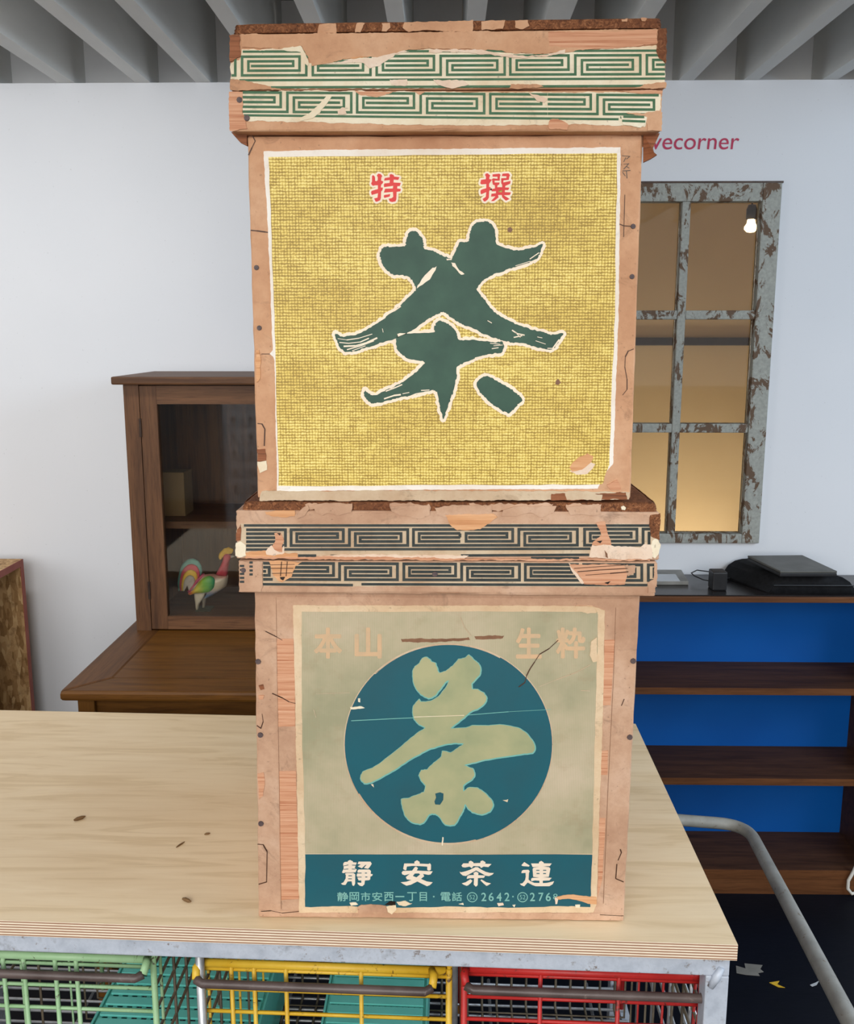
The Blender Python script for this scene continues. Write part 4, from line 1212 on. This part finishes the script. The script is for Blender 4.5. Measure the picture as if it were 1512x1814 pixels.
gl_, zg = sz(-95, 1690)
gr_, _ = sz(272, 1720)
basket(gl_, gr_, M['bgreen'], 'pale green wire basket under the left end of the table', sz(130, 1695)[1], sz(120, 1728, .02)[1], sz(-80, 1728)[0], sz(268, 1728)[0],
       [sz(x, 1760)[0] for x in (12, 48, 103, 140)], [sz(130, 1708)[1], sz(130, 1746)[1], sz(130, 1786)[1], sz(130, 1826)[1], sz(130, 1866)[1]])
basket(sz(358, 1720)[0], sz(795, 1720)[0], M['byellow'], 'yellow wire basket in the middle under the table', sz(560, 1712)[1], sz(560, 1749, .02)[1], sz(352, 1740)[0], sz(770, 1748)[0],
       [sz(x, 1760)[0] for x in (412, 452, 508, 640)], [sz(560, 1722)[1], sz(560, 1757)[1], sz(560, 1797)[1], sz(560, 1837)[1]])
basket(sz(822, 1730)[0], sz(1243, 1730)[0], M['bred'], 'red wire basket at the right corner of the table', sz(1000, 1722)[1], sz(1030, 1760, .02)[1], sz(820, 1750)[0], sz(1248, 1750)[0],
       [sz(x, 1760)[0] for x in (956, 1094)], [sz(1030, 1732)[1], sz(1030, 1772)[1], sz(1030, 1812)[1], sz(1030, 1850)[1]])


# teal plastic crate, upside down on the rack inside the green basket, with slots
def crate(cx, t0, w, d, z0, h, label):
    r = thing('plastic_crate', tp(cx, t0 + d / 2, z0), label, 'crate', 'teal plastic crates under the table')
    for k in range(9):
        t_ = t0 + d * k / 8
        obj('slat', tbox(cx - w / 2, cx + w / 2, t_ - .009, t_ + .009, z0 + h - .004, z0 + h), M['tealp'], r)
    for k in range(17):
        s_ = cx - w / 2 + w * k / 16
        obj('rib', tbox(s_ - .0035, s_ + .0035, t0 - .009, t0 + d + .009, z0 + h - .0065, z0 + h - .0042), M['tealp'], r)
    for a in ((cx - w / 2 - .004, cx + w / 2 + .004, t0 - .013, t0 - .0092), (cx - w / 2 - .004, cx + w / 2 + .004, t0 + d + .0092, t0 + d + .013)):
        obj('side_wall', tbox(*a, z0, z0 + h), M['tealp'], r)
    for s_ in (cx - w / 2 - .008, cx + w / 2 + .0042):
        obj('side_wall', tbox(s_, s_ + .0036, t0 - .013, t0 + d + .013, z0, z0 + h), M['tealp'], r)
    return r


crate(-0.79, .30, .26, .21, RZ + .018, .12, 'teal slotted plastic crate inside the pale green basket')
crate(-0.470, .33, .16, .19, RZ + .018, .10, 'small teal slotted crate inside the yellow basket')
cb = tp(-.39, .30, RZ + .017)
tag(obj('teal_bottle', MB().lathe([(.001, 0), (.020, 0), (.021, .01), (.0185, .05), (.014, .085), (.009, .10), (.001, .102)], cb, 20), M['tealp'], None, True), 'tapered teal plastic bottle standing inside the yellow basket', 'bottle')
hb_ = tp(-.88, .16, RZ + .030)
prof = []
for i in range(60):
    prof.append(hb_ + Vector((i * .0035, math.sin(i * .05) * .02, 0)))
tag(obj('ribbed_hose', MB().tube(prof, [.013 if i % 4 < 2 else .0105 for i in range(60)], 12), M['tealp'], None, True), 'short ribbed teal hose lying in the pale green basket', 'hose')

# splinters on the table
for (xa, ya, xb, yb, w, lb) in ((131, 1453, 151, 1446, .0028, 'thick brown wood splinter lying nearest the left edge of the plywood'), (312, 1501, 327, 1491, .0012, 'thin brown splinter on the plywood between the other two'),
                                (323, 1592, 338, 1597, .0026, 'frayed brown wood chip near the front edge of the plywood'), (362, 1478, 372, 1476, .0016, 'tiny brown chip of wood nearest the lower chest')):
    a, b = atZ(xa, ya, TZ + w * .9), atZ(xb, yb, TZ + w * .9)
    tag(obj('wood_splinter', MB().tube([a, a.lerp(b, .3) + Vector((0, .0006, 0)), a.lerp(b, .7), b], [w * .5, w, w * .95, w * .35], 6), M['splinter']), lb, 'splinter', 'splinters on the plywood')

# ------------------------------------------------------------------ bookcase
BF, BB = 2.392, 2.61
zt1, zt0 = atY(1300, 1055, BF).z, atY(1300, 1067, BF).z
bx0, bx1 = 0.20, atY(1498, 1330, BB - .01).x
bk = thing('bookcase', ((bx0 + bx1) / 2, (BF + BB) / 2, 0), 'low dark wooden bookcase with bright blue back against the white wall', 'bookcase')
obj('top_board', MB().box(bx0 - .005, bx1 + .03, BF - .003, BB, zt0, zt1 - .003), M['shelfedge'], bk, bevel=.002)
obj('top_panel', MB().box(bx0 - .005, bx1 + .03, BF + .004, BB, zt1 - .0028, zt1), M['shelftop'], bk)
for a in ((bx0 - .02, bx0), (bx1, bx1 + .02)):
    obj('side_panel', MB().box(a[0], a[1], BF, BB, 0, zt0), M['shelfwood'], bk)
obj('back_panel', MB().box(bx0, bx1, BB - .012, BB - .004, 0.03, zt0), M['blue'], bk)
for y0, y1 in ((1219, 1231), (1379, 1391)):
    z1, z0 = atY(1300, y0, BF).z, atY(1300, y1, BF).z
    sh = obj('shelf', MB().box(bx0, bx1, BF + .002, BB - .0125, z0, z1), M['shelfwood'], bk)
    obj('shelf_edge', MB().box(bx0, bx1, BF, BF + .0018, z0, z1), M['shelfedge'], sh)
zb1 = atY(1300, 1541, BF).z
sh = obj('shelf', MB().box(bx0, bx1, BF + .0035, BB - .0125, zb1 - .018, zb1), M['shelfwood'], bk)
obj('plinth', MB().box(bx0, bx1, BF, BF + .018, 0.0, zb1 - .0185), M['shelfedge'], bk)
obj('shelf_edge', MB().box(bx0, bx1, BF + .0005, BF + .0033, zb1 - .0183, zb1), M['shelfedge'], sh)

# things on the bookcase
ZB = zt1
d0 = thing('padded_case', (1.08, 2.49, ZB), 'black rounded case lying on the bookcase under the thin slab', 'case')
f0, f1 = atZ(1366, 1055, ZB), atZ(1511, 1056, ZB)
fx0, fx1 = f0.x, f1.x + .02
prf = []
for j in range(13):
    u = j / 12
    prf.append((fx0 + (fx1 - fx0) * u, .003 + .044 * min(1, (1 - abs(2 * u - 1) ** 5.0))))
mb = MB()
lo_ = [Vector((x, 2.415, ZB + .0003)) for x, z in prf]
hi_ = [Vector((x, 2.415 + .012 * (z / .047), ZB + z)) for x, z in prf]
sk = Vector((-.075, .165, 0))
n = len(prf)
mb.add(lo_ + hi_ + [p + sk + Vector((0, 0, .004)) for p in hi_] + [p + sk for p in lo_],
       [(i, i + 1, n + i + 1, n + i) for i in range(n - 1)] + [(n + i, n + i + 1, 2 * n + i + 1, 2 * n + i) for i in range(n - 1)] + [(2 * n + i, 2 * n + i + 1, 3 * n + i + 1, 3 * n + i) for i in range(n - 1)] +
       [(3 * n + i, 3 * n + i + 1, i + 1, i) for i in range(n - 1)] + [(0, n, 2 * n, 3 * n), (n - 1, 4 * n - 1, 3 * n - 1, 2 * n - 1)])
obj('case_body', mb, M['blackfabric'], d0, True)
obj('zip_seam', MB().tube([Vector((fx0 + .01, 2.412, ZB + .022)), Vector((fx1 - .01, 2.412, ZB + .022))], .0018, 6), M['blackplastic'], d0)
zs = ZB + .056
q = [atZ(1381, 1019, zs), atZ(1482, 1019, zs), atZ(1420, 990, zs + .004), atZ(1323, 991, zs + .004)]
d1 = thing('disc_player', (sum((p.x for p in q)) / 4, 2.5, zs), 'thin grey-topped black slab lying askew on the black case', 'disc player')
up = Vector((0, 0, .010))
obj('player_base', MB().hexa([p - Vector((0, 0, .004)) for p in q] + [p + up * .5 for p in q]), M['blackplastic'], d1, bevel=.002)
obj('player_lid', MB().hexa([p + up * .52 for p in q] + [p + up * 1.1 for p in q]), M['greyplastic'], d1, bevel=.002)
# power adapter
a0 = atZ(1261, 1047, ZB)
a1 = atZ(1287, 1047, ZB)
wa = a1.x - a0.x
za = atY(1270, 1014, a0.y).z
ad = thing('power_adapter', (a0.x + wa / 2, a0.y + .02, ZB), 'black power adapter block standing on the bookcase beside the case', 'adapter')
obj('adapter_block', MB().box(a0.x, a0.x + wa, a0.y, a0.y + .045, ZB + .0003, za), M['blackplastic'], ad, bevel=.004)
lp = [atZ(1262, 1030, ZB + .012), atZ(1245, 1027, ZB + .015), atZ(1229, 1020, ZB + .020), atZ(1224, 1015, ZB + .022), atZ(1234, 1010, ZB + .024), atZ(1250, 1012, ZB + .020), atZ(1264, 1014, ZB + .016)]
obj('cable', MB().tube(lp, .0016, 6), M['blackplastic'], ad, True)
lp = [atZ(1286, 1024, ZB + .01), atZ(1296, 1024, ZB + .003), atZ(1300, 1023, ZB + .003)]
obj('cable', MB().tube(lp, .0016, 6), M['blackplastic'], ad, True)
# flat framed tablet
q = [atZ(1120, 1036, ZB + .001), atZ(1219, 1036, ZB + .001), atZ(1206, 1015, ZB + .001), atZ(1120, 1015, ZB + .001)]
tf = thing('digital_frame', (q[1].x - .07, q[1].y + .04, ZB), 'grey framed panel lying flat on the bookcase beside the lower lid', 'frame')
obj('frame_back', MB().hexa([p - Vector((0, 0, .0007)) for p in q] + [p + Vector((0, 0, .010)) for p in q]), M['tabletgrey'], tf, bevel=.002)
q2 = [atZ(1130, 1029, ZB + .0115), atZ(1204, 1029, ZB + .0115), atZ(1196, 1017, ZB + .0115), atZ(1130, 1017, ZB + .0115)]
obj('screen', MB().hexa([p - Vector((0, 0, .001)) for p in q2] + [p for p in q2]), M['tabletlight'], tf)
# white cord hanging by the bookcase
cp = [atY(1530, 1500, BF - .012), atY(1512, 1542, BF - .012), atY(1502, 1560, BF - .012), atY(1501, 1574, BF - .012), atY(1508, 1583, BF - .015), atY(1525, 1580, BF - .015), atY(1545, 1540, BF - .012), atY(1550, 1400, BF - .006)]
tag(obj('cord', MB().tube(cp, .0045, 8), M['whitecord'], None, True), 'white cord looping at the foot of the bookcase', 'cord')

# ------------------------------------------------------------------ desk with display cabinet
DZ = 0.77
dl, df = atZ(108, 1222, DZ), atZ(300, 1226, DZ).y
DX0, DX1, DY1 = atZ(108, 1222, DZ).x, 0.10, W - .012
dk = thing('desk', ((DX0 + DX1) / 2, (df + DY1) / 2, 0), 'golden-brown wooden desk behind the left half of the plywood table', 'desk')
ft = .022
fs = .085
sl_ = atZ(238, 1118, DZ).x - DX0   # slight taper seen at the left edge
mb = MB()


def pr(pts, z0, z1):
    n = len(pts)
    return MB().hexa([Vector((x, y, z0)) for x, y in pts] + [Vector((x, y, z1)) for x, y in pts])


obj('edge_strip', pr([(DX0, df), (DX1, df), (DX1 - fs, df + fs), (DX0 + fs, df + fs)], DZ - ft, DZ), M['desk'], dk, bevel=.006)
obj('edge_strip', pr([(DX0, DY1), (DX0, df), (DX0 + fs, df + fs), (DX0 + fs, DY1 - .0)], DZ - ft, DZ), M['desk_y'], dk, bevel=.006)
obj('edge_strip', pr([(DX1, df), (DX1, DY1), (DX1 - fs, DY1), (DX1 - fs, df + fs)], DZ - ft, DZ), M['desk_y'], dk, bevel=.006)
obj('top_panel', MB().box(DX0 + fs - .001, DX1 - fs + .001, df + fs - .001, DY1, DZ - ft + .002, DZ - .001), M['desk'], dk)
lgx = atY(137, 1245, df + .03).x
lw = atY(167, 1245, df + .03).x - lgx
for x in (lgx, DX1 - .045 - lw):
    for y in (df + .03, DY1 - .06):
        obj('leg', MB().box(x, x + lw, y, y + lw, 0, DZ - ft), M['desk_z'], dk, bevel=.003)
obj('apron', MB().box(lgx + lw, DX1 - .045 - lw, df + .043, df + .058, DZ - ft - .16, DZ - ft), M['desk'], dk)
obj('apron', MB().box(lgx + .01, lgx + .025, df + .03 + lw, DY1 - .06, DZ - ft - .16, DZ - ft), M['desk_y'], dk)
obj('apron', MB().box(DX1 - .07, DX1 - .055, df + .03 + lw, DY1 - .06, DZ - ft - .16, DZ - ft), M['desk_y'], dk)

GF = atZ(255, 1117, DZ).y          # cabinet front
GX0 = atY(230, 900, GF).x
GX1, GY1 = -0.06, W - .015
GZ1 = atY(230, 681, GF).z
cb_ = thing('display_cabinet', ((GX0 + GX1) / 2, (GF + GY1) / 2, DZ), 'brown wooden display cabinet with a glazed door standing on the desk', 'cabinet')
pw = atY(246, 700, GF).x - atY(219, 700, GF).x
t18 = .018
obj('side_panel', MB().box(GX0, GX0 + pw, GF, GY1, DZ + .0003, GZ1), M['cabwood'], cb_)
obj('side_panel', MB().box(GX1 - pw, GX1, GF, GY1, DZ + .0003, GZ1), M['cabwood'], cb_)
obj('back_panel', MB().box(GX0 + pw, GX1 - pw, GY1 - .008, GY1, DZ + .0003, GZ1), M['cabwood'], cb_)
obj('bottom_panel', MB().box(GX0 + pw, GX1 - pw, GF + .022, GY1 - .008, DZ + .0003, DZ + .03), M['cabwood_h'], cb_)
obj('top_panel', MB().box(GX0 + pw, GX1 - pw, GF + .022, GY1 - .008, GZ1 - .02, GZ1), M['cabwood_h'], cb_)
ov = atY(219, 681, GF).x - atY(203, 674, GF).x
obj('cornice', MB().box(GX0 - ov, GX1 + ov, GF - .022, GY1, GZ1 + .0002, GZ1 + .019), M['cabwood_h'], cb_, bevel=.004)
zsh = atY(370, 930, GF + .05).z
obj('shelf', MB().box(GX0 + pw, GX1 - pw, GF + .05, GY1 - .008, zsh - .009, zsh + .009), M['cabwood_h'], cb_)
# door
dx0, dx1 = GX0 + pw + .0015, GX1 - pw - .0015
sw = atY(279, 780, GF).x - atY(249, 780, GF).x
dz0, dz1 = DZ + .004, GZ1 - .003
rt_ = dz1 - atY(300, 716, GF).z
rb_ = atY(300, 1092, GF).z - dz0
for a, b in ((dx0, dx0 + sw), (dx1 - sw, dx1)):
    obj('door_stile', MB().box(a, b, GF, GF + .02, dz0, dz1), M['cabwood'], cb_, bevel=.001)
for a, b in ((dz1 - rt_, dz1), (dz0, dz0 + rb_)):
    obj('door_rail', MB().box(dx0 + sw, dx1 - sw, GF + .0005, GF + .02, a, b), M['cabwood_h'], cb_)
obj('glass_pane', MB().box(dx0 + sw, dx1 - sw, GF + .010, GF + .013, dz0 + rb_, dz1 - rt_), M['glass'], cb_)
for z_ in (dz1 - .10, dz0 + .10):
    obj('hinge', MB().tube([(dx0 - .001, GF - .002, z_ - .022), (dx0 - .001, GF - .002, z_ + .022)], .003, 8), M['metal_dark'], cb_)

# box on cabinet shelf
bxa, bxb = atY(286, 880, GF + .12), atY(327, 880, GF + .12)
zc0, zc1 = zsh + .0093, atY(310, 838, GF + .12).z
cbx = thing('cardboard_box', (bxa.x, GF + .16, zc0), 'small brown box on the shelf inside the display cabinet', 'box')
obj('box_body', MB().box(GX0 + pw + .01, bxb.x, GF + .12, GF + .20, zc0, zc1 - .0002), M['card'], cbx)
obj('flap', MB().hexa([Vector(p) for p in ((GX0 + pw + .01, GF + .12, zc1), (bxb.x, GF + .12, zc1), (bxb.x, GF + .16, zc1), (GX0 + pw + .01, GF + .16, zc1),
                                         (GX0 + pw + .01, GF + .119, zc1 + .002), (bxb.x, GF + .119, zc1 + .002), (bxb.x, GF + .16, zc1 + .002), (GX0 + pw + .01, GF + .16, zc1 + .002))]), M['card'], cbx)

# ------------------------------------------------------------------ tin rooster in the cabinet
RY = GF + .09
ROG = (270, 950)
RK = 1512 / 200.0
rz0 = DZ + .0302
shift = rz0 - atY(270 + 610 / RK, 950 + 1000 / RK, RY).z
rp = lambda x, y: atY(270 + x / RK, 950 + y / RK, RY) + Vector((0, 0, shift))
rc = rp(640, 1000)
ro = thing('toy_rooster', (rc.x, RY, rz0), 'colourful painted toy rooster standing behind the cabinet glass', 'rooster')


def paint(name, stops, axis=2, lo=0, hi=1):
    t = NT(name, 0.35, 0.5)
    se = t.n('SeparateXYZ')
    t.l(t.tc.outputs['Object'], se.inputs[0])
    f = t.vramp(se.outputs[axis], lo, hi)
    nz = t.noise((1, 1, 1), 120, 3)
    f = t.math('ADD', f, t.math('MULTIPLY', t.math('SUBTRACT', nz, 0.5), 0.25))
    return t.out(t.ramp(f, stops))


def puff(name, loop, th, mat, y_off=0.0, parent=ro, cen=None, n=2):
    lp = smooth2(loop, n)
    pts = [rp(*p) for p in lp]
    c0 = rp(*cen) if cen else sum(pts, Vector()) / len(pts)
    mb = MB()
    N = len(pts)
    prof = [(1.0, 0.0), (.93, .45), (.75, .78), (.45, .95), (.15, 1.0)]
    vs, fs = [], []
    for sgn in (-1, 1):
        base = len(vs)
        for k, h in prof:
            vs += [c0 + (p - c0) * k + Vector((0, sgn * h * th + y_off, 0)) for p in pts]
        vs.append(c0 + Vector((0, sgn * th + y_off, 0)))
        for r_ in range(len(prof) - 1):
            for i in range(N):
                j = (i + 1) % N
                fs.append((base + r_ * N + i, base + r_ * N + j, base + (r_ + 1) * N + j, base + (r_ + 1) * N + i))
        for i in range(N):
            fs.append((base + (len(prof) - 1) * N + i, base + (len(prof) - 1) * N + (i + 1) % N, base + len(prof) * N))
    m = me(name, MB().add(vs, fs), mat, True)
    b = bmesh.new()
    b.from_mesh(m)
    bmesh.ops.remove_doubles(b, verts=b.verts, dist=1e-6)
    bmesh.ops.recalc_face_normals(b, faces=b.faces)
    b.to_mesh(m)
    b.free()
    return link(name, m, parent)


zlo, zhi = rp(0, 800).z, rp(0, 500).z
puff('body', [(480, 745), (560, 640), (680, 540), (800, 530), (880, 545), (1010, 540), (1010, 600), (990, 690), (900, 760), (800, 820), (700, 860), (740, 790), (640, 790), (520, 800)], .020,
     paint('rooster_body_paint', [(0.0, (96, 120, 160)), (0.35, (196, 176, 150)), (0.7, (206, 190, 168)), (1.0, (176, 70, 70))], 2, zlo, zhi), cen=(800, 670))
puff('neck', [(850, 540), (900, 440), (950, 330), (960, 270), (1000, 255), (1060, 290), (1040, 340), (1025, 400), (1015, 480), (1000, 560), (930, 560)], .014, ink('rooster_red_paint', (176, 52, 72), (196, 76, 84), 120), 0, cen=(970, 430))
puff('comb', [(885, 300), (900, 250), (935, 215), (960, 190), (1000, 180), (1020, 170), (1050, 185), (1080, 195), (1082, 225), (1060, 260), (1000, 265), (960, 285), (920, 340), (895, 335)], .004,
     ink('rooster_yellow_paint', (206, 156, 40), (222, 180, 66), 120), 0, cen=(985, 240))
puff('beak', [(1040, 290), (1080, 280), (1105, 298), (1075, 310), (1040, 318)], .005, ink('rooster_beak_paint', (150, 140, 130), (170, 160, 150), 120), 0)
for j, (c1, off) in enumerate((((98, 150, 140), .004), ((196, 72, 84), .001), ((218, 176, 70), -.002), ((170, 160, 150), -.005))):
    k = 1 - .17 * j
    base = [(500, 780), (560, 700), (640, 600), (662, 500), (650, 420), (610, 360), (540, 328), (470, 340), (400, 400), (360, 480), (340, 580), (330, 680), (345, 770), (370, 740), (385, 650), (440, 620), (470, 690)]
    cx_, cy_ = 520, 730
    puff('tail_feather', [(cx_ + (x - cx_) * k, cy_ + (y - cy_) * k) for x, y in base], .005, ink('rooster_tail_paint', c1, tuple(min(255, v + 16) for v in c1), 120), off - .002 * j, cen=(500, 640))
puff('tail_band', [(470, 760), (520, 700), (600, 590), (680, 520), (700, 540), (620, 640), (540, 740), (500, 790)], .016, ink('rooster_pink_paint', (190, 80, 110), (206, 100, 126), 120), 0)
puff('wing', [(500, 770), (570, 720), (640, 620), (720, 550), (790, 530), (850, 560), (862, 620), (850, 690), (790, 745), (700, 760), (600, 765), (530, 790)], .009,
     paint('rooster_wing_paint', [(0.0, (206, 96, 40)), (0.25, (206, 190, 60)), (0.55, (120, 176, 50)), (0.9, (40, 140, 90))], 0, rp(500, 0).x, rp(860, 0).x), -.018, cen=(720, 660))
puff('thigh', [(575, 780), (640, 770), (720, 765), (690, 850), (640, 920), (625, 990), (600, 1000), (590, 900)], .009, ink('rooster_leg_paint', (196, 182, 160), (210, 198, 178), 120), -.010)
puff('thigh', [(650, 850), (710, 840), (700, 920), (685, 1000), (660, 1000), (662, 930)], .008, ink('rooster_leg_shaded', (150, 140, 124), (166, 156, 140), 120), .010)  # far leg: shade painted in as a darker leg colour
obj('foot_plate', MB().box(rp(560, 0).x, rp(760, 0).x, RY - .025, RY + .025, rz0 + .0001, rz0 + .002), ink('rooster_base_paint', (70, 76, 62), (86, 92, 76), 60), ro, bevel=.0006)

# ------------------------------------------------------------------ strand-board shelf unit at the left
OX, OY1 = -1.152, 2.545
oz1 = atY(40, 990, OY1).z
ob = thing('shelf_unit', (-1.35, 2.2, 0), 'open strand-board shelf unit with red painted edges at the left wall', 'shelf unit')
OX0, OY0, th = -1.55, 2.2, .018
obj('top_panel', MB().box(OX0, OX - .002, OY0, OY1, oz1 - th, oz1), M['osb'], ob)
obj('side_panel', MB().box(OX0, OX - .002, OY1 - th, OY1, 0, oz1 - th), M['osb'], ob)
obj('side_panel', MB().box(OX0, OX - .002, OY0, OY0 + th, 0, oz1 - th), M['osb'], ob)
obj('back_panel', MB().box(OX0, OX0 + .01, OY0 + th, OY1 - th, 0.02, oz1 - th), M['osb'], ob)
obj('shelf', MB().box(OX0 + .01, OX - .002, OY0 + th, OY1 - th, .32, .338), M['osb'], ob)
obj('edge_trim', MB().box(OX - .002, OX, OY0, OY1, oz1 - th, oz1), M['osbedge'], ob)
obj('edge_trim', MB().box(OX - .002, OX, OY1 - th, OY1, 0, oz1 - th), M['osbedge'], ob)
obj('edge_trim', MB().box(OX - .002, OX, OY0, OY0 + th, 0, oz1 - th), M['osbedge'], ob)

# ------------------------------------------------------------------ bent pipe beside the table
A_ = atY(1195, 1452, 2.08)
B_ = atY(1322, 1462, 2.08)
C_ = atY(1500, 1800, 1.22)
Dn = C_ + (C_ - B_).normalized() * .22
pts = [Vector((A_.x - .22, 2.08, 0.0)), Vector((A_.x - .22, 2.08, A_.z - .10)), Vector((A_.x - .20, 2.08, A_.z - .02)), Vector((A_.x - .14, 2.08, A_.z)), A_]
dirb = (C_ - B_).normalized()
din = (B_ - A_).normalized()
for i in range(9):
    u = i / 8
    p0, p1, p2 = B_ - din * .07, B_, B_ + dirb * .10
    pts.append(p0 * (1 - u) ** 2 + p1 * 2 * u * (1 - u) + p2 * u * u)
pts += [C_, Dn, Dn + Vector((.012, -.05, -.03)), Vector((Dn.x + .012, Dn.y - .06, Dn.z - .12)), Vector((Dn.x + .012, Dn.y - .06, 0))]
tag(obj('pipe_handle', MB().tube(pts, .0135, 16), M['pipe'], None, True), 'bent worn grey metal pipe rising beside the right end of the table', 'pipe')

# scraps on the dark floor
fz = .0006
sc_ = [(1303, 1711), (1320, 1716), (1318, 1707), (1350, 1710), (1346, 1717), (1352, 1722), (1342, 1724), (1345, 1729), (1320, 1727), (1304, 1724)]
tag(obj('paper_scrap', MB().prism([atZ(x, y, fz) for x, y in sc_], (0, 0, .0008)), M['tabletgrey']), 'torn grey paper scrap on the dark floor by the table corner', 'paper')
sc_ = [(1362, 1741), (1380, 1738), (1376, 1744), (1390, 1750), (1378, 1749)]
tag(obj('paper_scrap', MB().prism([atZ(x, y, fz) for x, y in sc_], (0, 0, .0008)), M['byellow']), 'small yellow flake on the dark floor beside the pipe', 'flake')
sc_ = [(1434, 1745), (1444, 1741), (1450, 1738), (1446, 1745), (1438, 1748)]
tag(obj('paper_scrap', MB().prism([atZ(x, y, fz) for x, y in sc_], (0, 0, .0008)), M['tabletlight']), 'small white flake on the dark floor next to the pipe', 'flake')

# ------------------------------------------------------------------ lettering on the wall
tx = textmesh('wall_lettering', 'ivecorner', M['text_red'], None, 1145, 265, 164, 28, W, .0012, 0.0, 0.12)
tag(tx, 'crimson lettering on the white wall above the window', 'lettering')

# ------------------------------------------------------------------ the hall behind the camera, seen in the cabinet glass
struct(obj('wall_dark_backdrop', MB().box(-5, 5, -4.05, -4.0, 0, 1.0), M['ceil']))  # unseen low wall added to keep the cabinet glass reflection dark
struct(obj('wall_hall_side', MB().box(-5.05, -5, -4.0, 4.2, 0, 1.0), M['ceil']))
HY = -1.3
vy = 2 * GF - HY
ux0 = atY(398, 740, vy).x
st_ = 30 / 1700 * vy * 1.02
dcab = thing('drawer_cabinet', (ux0 + st_ * 3, HY - .2, 0), 'pale grey drawer cabinet with round knobs reflected in the cabinet glass', 'drawer cabinet')
zt_ = atY(400, 700, vy).z + .02
nr = 9
obj('carcass', MB().box(ux0 - .02, ux0 + st_ * 6 + .02, HY - .40, HY, 0, zt_ + .03), M['galv'], dcab)
dm = me('drawer', MB().box(-st_ * .46, st_ * .46, 0.0005, .012, -st_ * .46, st_ * .46), M['wall'], bevel=.003)
km = me('knob', MB().lathe([(.001, .03), (.010, .028), (.014, .02), (.008, .008), (.006, 0)], (0, 0, 0), 14), M['wire'], True)
for r_ in range(nr):
    for c_ in range(6):
        p = Vector((ux0 + st_ * (c_ + .5), HY, zt_ - st_ * (r_ + .5)))
        d_ = bpy.data.objects.new('drawer', dm)
        C.objects.link(d_)
        d_.parent = dcab
        d_.location = p - dcab.location
        k_ = bpy.data.objects.new('knob', km)
        C.objects.link(k_)
        k_.parent = d_
        k_.location = (0, .0122, 0)
        k_.rotation_euler = (-math.pi / 2, 0, 0)
